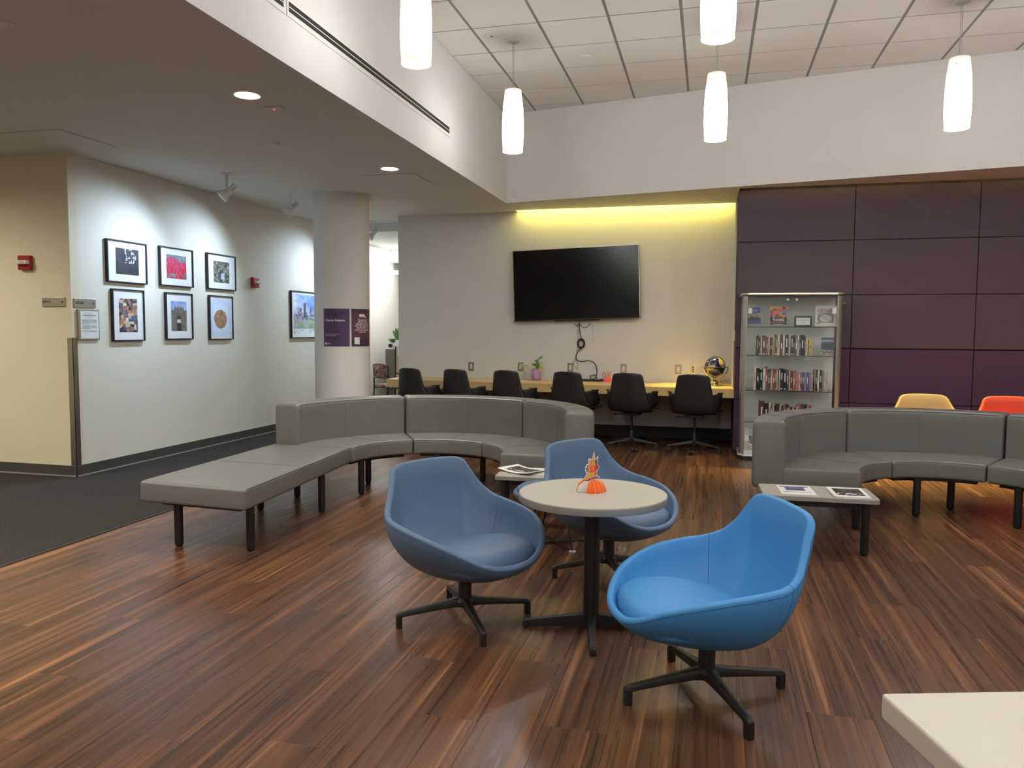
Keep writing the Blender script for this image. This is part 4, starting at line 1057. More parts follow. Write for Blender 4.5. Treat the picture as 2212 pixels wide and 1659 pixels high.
# posters on the column
CC = (-4.302, 8.56); CR = 0.327
def col_map(a_left, d=0.0):
    return lambda s, z: (math.sin(R(a_left) + s / CR) * (CR + d), -math.cos(R(a_left) + s / CR) * (CR + d), z)
def poster_sheet(a_left, w, z0, z1, d, name, m, parent):
    mp = col_map(a_left, d); P = [[mp(w * i / 24, z0), ] for i in range(25)]
    b = MB(); ins = [mp(w * i / 24, z0) for i in range(25)]; ins2 = [mp(w * i / 24, z1) for i in range(25)]
    mq = col_map(a_left, d - 0.0012)
    o1 = [mq(w * i / 24, z0) for i in range(25)]; o2 = [mq(w * i / 24, z1) for i in range(25)]
    b.grid([ins, ins2]); b.grid([o2, o1]); b.grid([ins2, o2]); b.grid([o1, ins])
    return b.obj(name, m, parent, smooth=SM, fixn=False)
def col_patch(mpf, s0, s1, z0, z1):
    return [[mpf(s0 + (s1 - s0) * i / 8, z0) for i in range(9)], [mpf(s0 + (s1 - s0) * i / 8, z1) for i in range(9)]]
e = empty('poster', (CC[0], CC[1], 1.195), 0, 'violet poster reading Choose Respect on the column', 'poster')
AL, PWd, PH = -13.5, 0.312, 0.440
pb = poster_sheet(AL, PWd, 0, PH, 0.003, 'sheet', 'posterp', e)
mp = col_map(AL, 0.0042)
put_text(e, 'title', 'Choose Respect.', 0.040, lambda a, b: mp(0.026 + a * 0.86, 0.292 + b), 'inkw', 'LEFT', True)
for k, (t, zz_) in enumerate((('Kindness. Choose Kindness', 0.345), ('Choose Conversation. Choose', 0.318), ('Respect. Choose Listening', 0.255), ('Choose Kindness. Choose', 0.228), ('Listening. Choose Respect', 0.198))):
    put_text(e, 'faint_line', t, 0.030, lambda a, b: mp(0.010 + a * 0.80, zz_ + b), 'inkfaint')
put_text(e, 'message', 'We choose to be a community,', 0.0165, lambda a, b: mp(0.020 + a * 0.86, 0.140 + b), 'inkw')
put_text(e, 'message', 'even when we disagree.', 0.0165, lambda a, b: mp(0.020 + a * 0.86, 0.121 + b), 'inkw')
b = MB(); b.grid([[mp(0.018, 0.020), mp(0.042, 0.020)], [mp(0.018, 0.044), mp(0.042, 0.044)]]); b.obj('logo_square', 'inkw', e, fixn=False)
put_text(e, 'logo_text', 'NYU', 0.021, lambda a, b: mp(0.046 + a, 0.024 + b), 'inkw', 'LEFT', True)
e = empty('poster', (CC[0], CC[1], 1.195), 0, 'maroon poster with long white quotation on the column', 'poster')
AL2 = AL + math.degrees((PWd + 0.022) / CR)
poster_sheet(AL2, PWd, 0, PH, 0.003, 'sheet', 'posterm', e)
poster_sheet(AL2, PWd, PH - 0.030, PH, 0.0038, 'top_band', 'posterd', e)
poster_sheet(AL2, PWd, 0, 0.078, 0.0038, 'bottom_band', 'posterd', e)
mp2 = col_map(AL2, 0.0048)
lines = ['\u201cEspecially when', 'everyone else is', 'expressing a point of', "view I don't agree with,", "I feel like there's no", 'point in me saying what', 'I really think.\u201d']
for k, t in enumerate(lines):
    put_text(e, 'quotation', t, 0.030, lambda a, b: mp2(PWd / 2 + a * 0.80, 0.302 - k * 0.0235 + b), 'inkw', 'CENTER', True)
b = MB(); b.grid(col_patch(mp2, 0.10, 0.19, 0.345, 0.378)); b.grid(col_patch(mp2, 0.186, 0.214, 0.336, 0.352)); b.obj('speech_bubble', 'inkw', e, fixn=False)
b = MB(); b.grid(col_patch(mp2, 0.035, 0.105, 0.024, 0.106)); b.obj('photo_card', 'inkw', e, fixn=False)
b = MB()
for k in range(4): b.grid(col_patch(mp2, 0.125, 0.19, 0.050 - k * 0.0065, 0.053 - k * 0.0065))
b.grid(col_patch(mp2, 0.02, 0.29, 0.423, 0.4265))
b.obj('small_print', 'inkfaint', e, fixn=False)

# television
e = empty('television', (-1.727, YW - 0.10, 2.009)); tag(e, 'large black wall mounted television hung slightly crooked', 'television')
e.rotation_euler = (0, R(-1.85), 0)
w, h = 1.682, 0.948
MB().box(-w / 2, w / 2, -0.0, 0.055, -h / 2, h / 2).obj('body', 'blackp', e, bevel=0.006)
for (a0, a1, b0, b1) in ((-w / 2, w / 2, -h / 2, -h / 2 + 0.016), (-w / 2, w / 2, h / 2 - 0.009, h / 2), (-w / 2, -w / 2 + 0.009, -h / 2 + 0.016, h / 2 - 0.009), (w / 2 - 0.009, w / 2, -h / 2 + 0.016, h / 2 - 0.009)):
    MB().box(a0, a1, -0.006, 0.0, b0, b1).obj('bezel', 'alu' if a1 - a0 < 1 or b0 > 0 else 'blackp', e)
MB().box(-w / 2 + 0.009, w / 2 - 0.009, -0.003, 0.001, -h / 2 + 0.016, h / 2 - 0.009).obj('screen', 'screen', e)
MB().box(-0.3, 0.3, 0.055, 0.097, -0.2, 0.2).obj('wall_bracket', 'black', e)
MB().box(-0.30, 0.30, 0.02, 0.06, -h / 2 - 0.012, -h / 2).obj('connector_panel', 'blackp', e)
# cables below the television
Yc = 10.19
P3 = lambda pts, y=Yc: [(x, y, z) for x, z in pts]
ring = [(-1.652 + 0.045 * math.cos(a), 0, 1.224 + 0.058 * math.sin(a)) for a in [2 * math.pi * k / 28 for k in range(28)]]
e = empty('cable_bundle', (0, Yc, 0), 0, 'black cables with a coiled loop hanging below the television', 'cable')
L2 = lambda pts: [(x, 0.0, z) for x, z in pts]
MB().tube(ring, 0.011, 8, close=True).obj('coil', 'rubber', e, smooth=SM)
MB().tube([(x * 1.0, -0.008, z) for x, y, z in [(-1.652 + 0.036 * math.cos(a), 0, 1.224 + 0.048 * math.sin(a)) for a in [2 * math.pi * k / 28 for k in range(28)]]], 0.007, 8, close=True).obj('coil', 'rubber', e, smooth=SM)
MB().tube(smoothpath(L2([(-1.678, 1.497), (-1.672, 1.40), (-1.660, 1.33), (-1.64, 1.275)]), 5), 0.0055, 6).obj('cord', 'rubber', e)
MB().tube(smoothpath(L2([(-1.640, 1.165), (-1.70, 1.10), (-1.715, 1.02), (-1.655, 0.984), (-1.545, 0.998), (-1.467, 0.962), (-1.437, 0.885), (-1.442, 0.80), (-1.475, 0.757), (-1.522, 0.765), (-1.512, 0.80), (-1.455, 0.803), (-1.43, 0.765)]), 5), 0.0055, 6).obj('cord', 'rubber', e)
MB().tube(smoothpath(L2([(-1.697, 1.495), (-1.692, 1.33), (-1.69, 1.24), (-1.704, 1.13), (-1.733, 1.015), (-1.752, 0.962), (-1.701, 0.872), (-1.691, 0.941), (-1.718, 1.016), (-1.69, 1.17)]), 4), 0.0028, 5).obj('cord', 'inkgrey', e)
MB().tube(smoothpath(L2([(-1.746, 1.49), (-1.71, 1.459), (-1.677, 1.485)]), 4), 0.004, 6).obj('cord', 'rubber', e)
MB().tube(smoothpath(L2([(-1.534, 1.495), (-1.564, 1.452), (-1.616, 1.433), (-1.67, 1.48)]), 4), 0.004, 6).obj('cord', 'rubber', e)
MB().tube(smoothpath([(-1.519, 0.015, 1.485), (-1.495, 0.016, 1.36), (-1.493, 0.016, 1.258)], 4), 0.0022, 5).obj('cord', 'inkgrey', e)
e = empty('power_strip', (-1.46, 10.02, 0.732), R(-4), 'black power strip lying on the counter by the pink ornament', 'power strip')
MB().box(-0.17, 0.17, -0.028, 0.028, 0.0, 0.030).obj('body', 'rubber', e, bevel=0.008)
for x in (-0.10, -0.03, 0.04): MB().box(x - 0.016, x + 0.016, -0.016, 0.016, 0.030, 0.032).obj('socket', 'blackp', e)
MB().lathe([(0.02, 0.03), (0.02, 0.038)], 14, (0.11, 0)).obj('plug', 'rubber', e)
MB().tube(smoothpath([(0.17, 0, 0.012), (0.20, 0.02, 0.010), (0.06, 0.08, 0.006), (-0.3, 0.03, 0.006)], 5), 0.004, 6).obj('cord', 'rubber', e)
e = empty('plug', (-1.88, 9.80, 0.732), 0, 'small black plug end lying on the counter edge', 'plug')
MB().tube([(0, 0, 0.012), (0.03, 0.0, 0.012), (0.06, 0, 0.010)], [0.011, 0.012, 0.006], 10).obj('plug_body', 'rubber', e, smooth=SM)
MB().tube(smoothpath([(0.06, 0, 0.009), (0.12, 0.01, 0.005), (0.24, 0.02, 0.005)], 5), 0.0035, 6).obj('cord', 'rubber', e)

# wall outlets
def outlet(x, z, m, label, kind):
    e = empty('wall_outlet', (x, YW, z), 0, label, 'outlet', 'outlets above the counter')
    MB().box(-0.040, 0.040, -0.006, 0, -0.060, 0.060).obj('cover_plate', m, e, bevel=0.002)
    if kind:
        MB().box(-0.018, 0.018, -0.0085, -0.005, -0.034, 0.034).obj('receptacle', 'white', e, bevel=0.002)
        for s in (-0.017, 0.017):
            for t in (-0.006, 0.006): MB().box(t - 0.0015, t + 0.0015, -0.0088, -0.0084, s - 0.005, s + 0.005).obj('slot', 'ink', e)
    else:
        for s in (-0.028, 0.0, 0.028): MB().box(-0.010, 0.010, -0.0075, -0.0055, s - 0.008, s + 0.008).obj('jack', 'ink', e)
for x, z, lab in ((-3.187, 0.892, 'steel wall outlet above the second chair from the column'), (-2.481, 0.900, 'steel wall outlet left of the lilac vase'), (-1.797, 0.900, 'steel wall outlet left of the hanging cable'),
                  (-1.087, 0.900, 'steel wall outlet above the second chair from bookcase'), (-0.382, 0.900, 'steel wall outlet left of the ivory data plate')):
    outlet(x, z, 'steel', lab, True)
outlet(-0.195, 0.905, 'ivory', 'ivory data jack plate left of the globe', False)
rw = empty('niche_line_strip', (XR - 0.011, 9.66, 0.733), 0, 'added pale vertical strip on the niche side above counter', 'strip')  # strip added to draw the bright line down the niche side
MB().box(-0.010, 0.010, -0.02, 0.02, 0.0, 2.245).obj('strip_body', 'ivory', rw, bevel=0.003)
MB().box(-0.011, -0.010, -0.014, 0.014, 0.01, 2.235).obj('strip_face', 'white', rw)
e = empty('light_switch', (XR, 9.45, 1.345), 0, 'ivory switch plate on the purple niche side', 'switch')
MB().box(-0.006, 0, -0.05, 0.05, -0.06, 0.06).obj('plate', 'ivory', e, bevel=0.002)
MB().box(-0.010, -0.006, -0.012, 0.012, -0.03, 0.03).obj('rocker', 'ivory', e)

# globe
def globe_mat():
    m, nt, b = _nt('gem_globe'); n = nt.nodes; l = nt.links
    tc = n.new('ShaderNodeTexCoord'); no = n.new('ShaderNodeTexNoise'); no.inputs['Scale'].default_value = 9; no.inputs['Detail'].default_value = 6
    l.new(tc.outputs['Object'], no.inputs['Vector'])
    rp = n.new('ShaderNodeValToRGB'); e_ = rp.color_ramp.elements; rp.color_ramp.interpolation = 'CONSTANT'
    e_[0].position = 0; e_[0].color = lin((30, 42, 96)) + (1,); e_[1].position = 0.56; e_[1].color = lin((216, 200, 140)) + (1,)
    x = e_.new(0.53); x.color = lin((190, 160, 90)) + (1,)
    x = e_.new(0.66); x.color = lin((206, 150, 96)) + (1,)
    l.new(no.outputs[0], rp.inputs[0]); l.new(rp.outputs[0], b.inputs['Base Color'])
    b.inputs['Roughness'].default_value = 0.12; b.inputs['Coat Weight'].default_value = 0.5
    return m
M['globe'] = globe_mat()
e = empty('globe', (0.075, 9.84, 0.732), 0, 'blue and gold gemstone globe on a metal stand', 'globe')
g = MB(); prof = [(0.118 * math.sin(math.pi * k / 24) + 1e-4, 0.226 - 0.118 * math.cos(math.pi * k / 24)) for k in range(25)]
g.lathe(prof, 36); g.obj('ball', 'globe', e, smooth=R(80))
def circ_path(r_, z, n=40, tilt=None):
    pts = [Vector((r_ * math.cos(2 * math.pi * k / n), r_ * math.sin(2 * math.pi * k / n), 0)) for k in range(n)]
    if tilt: pts = [tilt @ p for p in pts]
    return [p + Vector((0, 0, z)) for p in pts]
hr = MB(); hr.rings([[(r_ * math.cos(2 * math.pi * k / 40), r_ * math.sin(2 * math.pi * k / 40), z) for k in range(40)] for r_, z in ((0.132, 0.222), (0.166, 0.222), (0.166, 0.231), (0.132, 0.231))], close=True); hr.obj('horizon_ring', 'chrome', e, smooth=SM)
MB().tube(circ_path(0.127, 0.226, 40, Matrix.Rotation(R(90), 3, 'X') @ Matrix.Rotation(R(20), 3, 'Y')), 0.005, 8, close=True).obj('meridian_ring', 'chrome', e, smooth=SM)
for a in (-20, 100, 220):
    c, s = math.cos(R(a)), math.sin(R(a))
    MB().tube(smoothpath([(0.160 * c, 0.160 * s, 0.224), (0.150 * c, 0.150 * s, 0.17), (0.09 * c, 0.09 * s, 0.09), (0.07 * c, 0.07 * s, 0.05), (0.095 * c, 0.095 * s, 0.008)], 5), 0.009, 8).obj('leg', 'chrome', e, smooth=SM)
MB().lathe([(0.085, 0.0), (0.085, 0.010), (0.05, 0.018)], 28).obj('base', 'chrome', e, smooth=SM)
MB().lathe([(0.035, 0.018), (0.045, 0.03), (0.045, 0.055), (0.03, 0.065)], 24).obj('compass', 'chrome', e, smooth=SM)

# plants on the counter
def leaf_blade(b, p0, p1, w, droop=0.02):
    p0, p1 = Vector(p0), Vector(p1); d = p1 - p0; s = d.cross(Vector((0.3, -0.8, 0.5))).normalized() * w
    P = []
    for k in range(6):
        t = k / 5; c = p0 + d * t + Vector((0, 0, -droop * t * t)); hw = math.sin(math.pi * min(0.98, t * 0.92 + 0.06)) 
        P.append([c - s * hw + Vector((0, 0, 0.006 * hw)), c, c + s * hw + Vector((0, 0, 0.006 * hw))])
    b.grid(P)
e = empty('vase_plant', (-2.232, 10.06, 0.732), 0, 'lilac glass vase with green pothos cutting on the counter', 'plant')
MB().lathe([(0.045, 0.0), (0.060, 0.01), (0.064, 0.06), (0.060, 0.11), (0.045, 0.135), (0.040, 0.148), (0.034, 0.148), (0.034, 0.12)], 28).obj('vase', 'lilac', e, smooth=SM)
LV = [((0.0, 0, 0.15), (-0.08, 0.01, 0.135), 0.016, 'leafy'), ((0.01, 0, 0.15), (0.02, -0.01, 0.30), 0.022, 'leaf'), ((0.0, 0, 0.18), (-0.06, 0.0, 0.235), 0.022, 'leaf'), ((0.02, 0, 0.20), (0.105, 0.02, 0.245), 0.016, 'leafy'),
      ((0.02, 0, 0.16), (0.12, 0.0, 0.175), 0.018, 'leafy'), ((0.03, 0, 0.27), (0.085, 0.01, 0.335), 0.010, 'leaf'), ((0.0, -0.01, 0.15), (0.06, -0.04, 0.235), 0.022, 'leaf'), ((0.02, 0.0, 0.24), (-0.03, 0.01, 0.275), 0.018, 'leaf'), ((0.01, 0, 0.15), (0.07, -0.02, 0.145), 0.018, 'leafy'), ((-0.01, 0, 0.15), (-0.05, -0.02, 0.185), 0.016, 'leafy')]
for p0, p1, w_, m_ in LV:
    b = MB(); leaf_blade(b, p0, p1, w_); b.obj('leaf', m_, e, smooth=R(80), fixn=False)
MB().tube(smoothpath([(0.0, 0, 0.10), (0.01, 0, 0.2), (0.03, 0, 0.29), (0.07, 0.01, 0.29), (0.08, 0.01, 0.34)], 5), 0.0035, 6).obj('stem', 'leaf', e)
e = empty('plant_cutting', (-2.40, 10.09, 0.732), 0, 'thin pale green plant cutting in front of wall outlet', 'plant')
MB().lathe([(0.025, 0), (0.028, 0.05), (0.022, 0.10), (0.018, 0.10)], 18).obj('glass_tube', 'plastic_clear', e, smooth=SM)
MB().tube(smoothpath([(0, 0, 0.05), (-0.01, 0, 0.15), (-0.02, 0, 0.20), (-0.02, 0, 0.26)], 5), 0.003, 6).obj('stem', 'leafy', e)
for p0, p1 in (((-0.01, 0, 0.17), (-0.075, 0.0, 0.235)), ((-0.01, 0, 0.18), (0.05, 0, 0.205)), ((0.02, 0, 0.17), (0.045, 0, 0.19))):
    b = MB(); leaf_blade(b, p0, p1, 0.012); b.obj('leaf', 'leafy', e, smooth=R(80), fixn=False)

# folded tissue ornaments
def honeycomb(parent, name, m, r_, h, a0, a1, n):
    b = MB(); rings = []
    K = 8
    for i in range(n * 2 + 1):
        a = R(a0 + (a1 - a0) * i / (n * 2)); s = 1.0 if i % 2 == 0 else 0.88; row = []
        for k in range(K + 1):
            t = math.pi / 2 * k / K
            wob = 1.0 + (0.02 if (k + i) % 2 else -0.02)
            row.append((r_ * s * wob * math.cos(t) * math.cos(a), r_ * s * wob * math.cos(t) * math.sin(a), h * math.sin(t) * (1 if s == 1 else 0.95)))
        rings.append(row)
    b.grid(rings); return b.obj(name, m, parent, fixn=False)
def cutout(parent, name, pts, y, th, colf, axis_rot):
    b = MB(); b.prism_xz(pts, y - th / 2, y + th / 2); o = b.obj(name, 'whitep', parent); o.matrix_local = axis_rot
    return o
e = empty('centrepiece', (-0.520, 3.545, TZ), R(14), 'orange honeycomb paper centrepiece with castle cutout on the round table', 'ornament')
honeycomb(e, 'honeycomb_base', 'orangep', 0.070, 0.056, -112, 150, 17)
for k in range(9):
    a = R(-100 + k * 20)
    MB().tube([(0.072 * math.cos(a) * math.cos(t), 0.072 * math.sin(a) * math.cos(t), 0.057 * math.sin(t)) for t in [R(90 * q_ / 8) for q_ in range(9)]], 0.0012, 4).obj('tissue_edge', 'orangel', e)
MB().prism_xz([(-0.068, 0.001), (-0.018, 0.001), (-0.006, 0.052), (-0.035, 0.050), (-0.060, 0.028)], -0.028, -0.024).obj('card_flap', 'whitep', e)
MB().prism_xz([(-0.070, 0.001), (-0.062, 0.001), (-0.055, 0.028), (-0.032, 0.050), (-0.012, 0.058), (-0.036, 0.056), (-0.060, 0.034)], -0.022, -0.004).obj('honeycomb_flap', 'orangep', e)
cut = [(-0.040, 0.046), (-0.010, 0.047), (0.005, 0.052), (0.042, 0.064), (0.036, 0.069), (0.030, 0.071), (0.026, 0.088), (0.030, 0.100), (0.036, 0.112), (0.036, 0.120), (0.031, 0.122), (0.030, 0.134), (0.028, 0.146), (0.032, 0.156), (0.030, 0.166), (0.024, 0.158), (0.019, 0.150), (0.016, 0.160), (0.013, 0.188), (0.009, 0.176), (0.003, 0.150), (-0.004, 0.150), (-0.009, 0.156), (-0.014, 0.150), (-0.014, 0.128), (-0.022, 0.124), (-0.029, 0.110), (-0.028, 0.092), (-0.022, 0.080)]
co = MB().prism_xz(cut, -0.004, -0.001).obj('cutout_card', 'whitep', e)
def in_poly(x, z, pts):
    c = False; n = len(pts); j = n - 1
    for i in range(n):
        xi, zi = pts[i]; xj, zj = pts[j]
        if (zi > z) != (zj > z) and x < (xj - xi) * (z - zi) / (zj - zi) + xi: c = not c
        j = i
    return c
def p_cut(x, z):
    if z < 0.068 and x < 0.04 and z < 0.060 + 0.25 * x: return (74, 84, 150)
    if z < 0.085 and x < 0.012: return lerp3((226, 196, 110), (200, 160, 96), fbm(x * 90, z * 90, 4))
    if x > 0.018 and z > 0.098 and z < 0.13: return (190, 50, 44)
    if x > 0.014 and 0.13 < z < 0.15: return (60, 120, 64)
    if x < -0.016 and z > 0.085: return (60, 66, 56) if hsh(int(x * 500), int(z * 400), 3) > 0.4 else (230, 228, 220)
    if z > 0.165 and x > 0.02: return (216, 214, 220)
    if 0.075 < z < 0.12 and x > -0.008: return lerp3((206, 56, 44), (236, 150, 96), fbm(x * 120, z * 90, 7))
    return lerp3((196, 130, 80), (226, 170, 110), fbm(x * 100, z * 100, 1))
vs, fs, cols = [], [], []
st = 0.0028
for i in range(-15, 17):
    for j in range(15, 70):
        x0, z0 = i * st, j * st
        if all(in_poly(x0 + a * st + d1, z0 + b_ * st + d2, cut) for a in (0, 1) for b_ in (0, 1) for d1, d2 in ((0.0006, 0), (-0.0006, 0))):
            o = len(vs); vs += [(x0, -0.0045, z0), (x0 + st, -0.0045, z0), (x0 + st, -0.0045, z0 + st), (x0, -0.0045, z0 + st)]; fs.append((o, o + 1, o + 2, o + 3)); cols.append(lin(p_cut(x0, z0)))
me = bpy.data.meshes.new('cutout_print'); me.from_pydata(vs, [], fs); at = me.color_attributes.new('print', 'FLOAT_COLOR', 'CORNER'); buf = []
for c in cols: buf += list(c + (1.0,)) * 4
at.data.foreach_set('color', buf); me.materials.append(M['print']); mesh_obj('cutout_print', me, e)

e = empty('pink_ornament', (-1.262, 10.04, 0.732), 0, 'pink tissue ornament with card loops on the counter', 'ornament')
honeycomb(e, 'honeycomb_base', 'pinkp', 0.092, 0.055, 0, 360, 18)
for k, (x0, z0, z1, w_, m_) in enumerate(((-0.055, 0.045, 0.120, 0.017, 'orange'), (-0.018, 0.05, 0.128, 0.014, 'leafy'), (0.018, 0.05, 0.134, 0.016, 'pinkp'), (0.055, 0.045, 0.125, 0.015, 'whitep'))):
    sl = 0.16 * x0 * 3
    pts = [Vector((x0 + sl * t * 0.3 + w_ * math.cos(q_), 0.0, (z0 + z1) / 2 + (z1 - z0) / 2 * math.sin(q_))) for q_, t in [(2 * math.pi * j / 20, math.sin(2 * math.pi * j / 20)) for j in range(20)]]
    MB().tube(pts, 0.005, 6, close=True).obj('card_loop', m_, e, smooth=SM)

# ---------------- glass display bookcase
BXc, BYc = 0.843, 8.94
e = empty('bookcase', (BXc, BYc, 0), 0, 'tall aluminium and glass display bookcase against purple wall', 'bookcase')
hw, f0, b0 = 0.512, -0.215, 0.235          # half width, front and back relative to the centre
hexa = lambda g: [(-hw + 0.06 - g, f0 - g), (hw - 0.06 + g, f0 - g), (hw + g, f0 + 0.07 - g * 0), (hw + g, b0), (-hw - g, b0), (-hw - g, f0 + 0.07)]
MB().prism(hexa(0.015), 0.0, 0.038).obj('plinth', 'blackp', e, bevel=0.004)
MB().prism(hexa(0.0), 0.038, 0.072).obj('bottom_panel', 'caseback', e)
tp = MB().prism(hexa(0.006), 1.782, 1.804).obj('top_panel', 'alu', e, bevel=0.005, seg=3)
MB().prism(hexa(0.002), 1.774, 1.782).obj('top_gasket', 'blackp', tp)
MB().box(-hw + 0.02, hw - 0.02, b0 - 0.012, b0, 0.072, 1.774).obj('back_panel', 'caseback', e)
for s in (-1, 1):
    # bowed aluminium corner post and side
    pr = [(s * (hw - 0.060), f0), (s * (hw - 0.050), f0 - 0.004), (s * (hw - 0.028), f0 + 0.010), (s * (hw - 0.008), f0 + 0.036), (s * hw, f0 + 0.066), (s * (hw - 0.012), f0 + 0.066), (s * (hw - 0.024), f0 + 0.042), (s * (hw - 0.055), f0 + 0.014)]
    if s < 0: pr = pr[::-1]
    MB().prism(pr, 0.072, 1.774).obj('corner_post', 'alu', e, smooth=R(35))
    MB().box(min(s * hw, s * (hw - 0.010)), max(s * hw, s * (hw - 0.010)), f0 + 0.066, b0 - 0.012, 0.072, 1.774).obj('side_panel', 'glass', e)
    # glass door leaf with clip hinges and knob
    x0, x1 = (s * 0.003, s * (hw - 0.066)); x0, x1 = min(x0, x1), max(x0, x1)
    d = MB().box(x0, x1, f0 + 0.002, f0 + 0.007, 0.080, 1.768).obj('door', 'glass', e)
    for z in (0.20, 1.585):
        MB().box(s * (hw - 0.088) - 0.022, s * (hw - 0.088) + 0.022, f0 - 0.006, f0 + 0.012, z, z + 0.062).obj('hinge', 'white', d, bevel=0.005)
    kb = MB().cyl((s * 0.045, f0 + 0.001, 1.735), (s * 0.045, f0 - 0.022, 1.735), 0.013, n=16).obj('knob', 'chrome', d, smooth=SM)
SH = [1.440, 1.130, 0.752, 0.408]
for z in SH:
    s_ = MB().box(-hw + 0.014, hw - 0.014, f0 + 0.024, b0 - 0.014, z, z + 0.008).obj('shelf', 'shelfglass', e)
    MB().box(-hw + 0.014, hw - 0.014, f0 + 0.0225, f0 + 0.024, z, z + 0.008).obj('shelf_edge', 'glassedge', s_)

_bm = {}
def book_mat(c):
    if c not in _bm: _bm[c] = mat('book_cover_%d_%d_%d' % c, lin(tuple(int(0.82 * q_ + 0.18 * sum(c) / 3) for q_ in c)), 0.45, var=0.08, scale=40)
    return _bm[c]
row1 = [(238, 266, 712, (46, 46, 46), 'charcoal'), (268, 294, 735, (96, 34, 36), 'dark red'), (296, 316, 738, (214, 206, 190), 'white'), (318, 372, 716, (96, 72, 62), 'thick brown'), (374, 394, 735, (140, 104, 84), 'tan'),
        (396, 414, 735, (196, 92, 62), 'orange'), (416, 436, 738, (226, 200, 178), 'cream'), (438, 470, 742, (30, 32, 24), 'black'), (472, 490, 745, (196, 186, 120), 'pale yellow'), (492, 514, 742, (150, 140, 84), 'olive'),
        (516, 546, 700, (150, 70, 56), 'rust'), (548, 586, 700, (214, 198, 166), 'cream'), (588, 628, 698, (98, 40, 34), 'maroon'), (630, 656, 698, (228, 222, 206), 'white'), (658, 712, 704, (34, 36, 46), 'thick navy'),
        (714, 744, 700, (206, 190, 196), 'pale pink'), (746, 782, 712, (66, 52, 48), 'dark brown'), (784, 806, 752, (58, 46, 72), 'dark purple'), (808, 846, 704, (120, 112, 80), 'olive'), (848, 868, 704, (232, 228, 214), 'white'),
        (870, 894, 712, (60, 60, 80), 'slate'), (896, 944, 704, (32, 34, 36), 'thick black'), (946, 966, 728, (52, 54, 44), 'dark green'), (968, 996, 742, (218, 204, 186), 'cream'), (998, 1008, 800, (150, 60, 50), 'thin red'), (1010, 1056, 772, (214, 190, 56), 'yellow')]
row2 = [(190, 226, 1180, (222, 214, 196), 'tall white'), (230, 280, 1212, (26, 26, 26), 'black'), (282, 326, 1232, (20, 20, 22), 'black'), (328, 368, 1212, (226, 214, 206), 'white'), (370, 404, 1180, (150, 80, 92), 'mauve'), (406, 434, 1232, (88, 84, 82), 'grey'),
        (436, 454, 1226, (132, 104, 60), 'ochre'), (456, 472, 1228, (222, 206, 170), 'cream'), (474, 512, 1226, (176, 66, 52), 'red'), (514, 534, 1232, (128, 106, 76), 'khaki'), (536, 556, 1232, (200, 190, 160), 'beige'), (558, 570, 1232, (40, 36, 36), 'thin black'),
        (572, 590, 1232, (226, 206, 200), 'pale pink'), (592, 636, 1212, (30, 30, 34), 'black'), (638, 684, 1222, (32, 30, 32), 'black'), (686, 716, 1236, (60, 70, 90), 'slate blue'), (718, 742, 1244, (206, 170, 128), 'tan'), (744, 778, 1246, (140, 54, 44), 'brick red'),
        (780, 816, 1262, (132, 130, 84), 'olive green'), (820, 860, 1246, (206, 108, 128), 'pink'), (862, 890, 1280, (216, 176, 160), 'salmon'), (892, 916, 1280, (150, 70, 90), 'rose'), (918, 946, 1280, (96, 60, 100), 'violet'), (948, 978, 1270, (110, 150, 190), 'sky blue'),
        (980, 1008, 1280, (140, 50, 80), 'crimson'), (1010, 1042, 1270, (90, 130, 180), 'blue'), (1044, 1076, 1285, (214, 140, 160), 'pink'), (1098, 1112, 1226, (160, 156, 140), 'grey'), (1114, 1140, 1222, (24, 24, 24), 'black'), (1142, 1168, 1226, (232, 228, 214), 'white'),
        (1170, 1204, 1222, (40, 42, 44), 'charcoal'), (1206, 1234, 1236, (150, 140, 120), 'taupe'), (1236, 1262, 1236, (226, 216, 190), 'cream'), (1264, 1288, 1262, (212, 206, 180), 'ivory')]
row3 = [(465, 565, 245, (112, 44, 36), 'thick dark red'), (568, 660, 290, (24, 24, 28), 'black'), (664, 704, 280, (220, 206, 176), 'cream'), (706, 748, 320, (116, 120, 72), 'olive green'), (750, 782, 335, (206, 206, 190), 'white'), (786, 828, 330, (44, 34, 28), 'dark brown'),
        (830, 896, 300, (96, 40, 36), 'maroon'), (898, 922, 330, (224, 220, 206), 'white'), (924, 968, 335, (62, 74, 100), 'slate blue'), (970, 1026, 330, (160, 80, 72), 'brick red'), (1028, 1086, 310, (34, 34, 30), 'black'), (1088, 1118, 370, (200, 186, 150), 'beige'),
        (1120, 1168, 360, (60, 40, 34), 'dark brown'), (1170, 1198, 372, (216, 206, 190), 'white'), (1200, 1238, 372, (40, 34, 34), 'black'), (1240, 1268, 365, (214, 206, 184), 'ivory'), (1270, 1312, 315, (206, 160, 130), 'salmon'), (1314, 1368, 300, (176, 46, 50), 'red'),
        (1370, 1424, 300, (58, 60, 64), 'charcoal'), (1426, 1476, 300, (48, 58, 46), 'dark green'), (1478, 1498, 310, (220, 210, 200), 'white'), (1500, 1560, 320, (160, 60, 44), 'rust')]
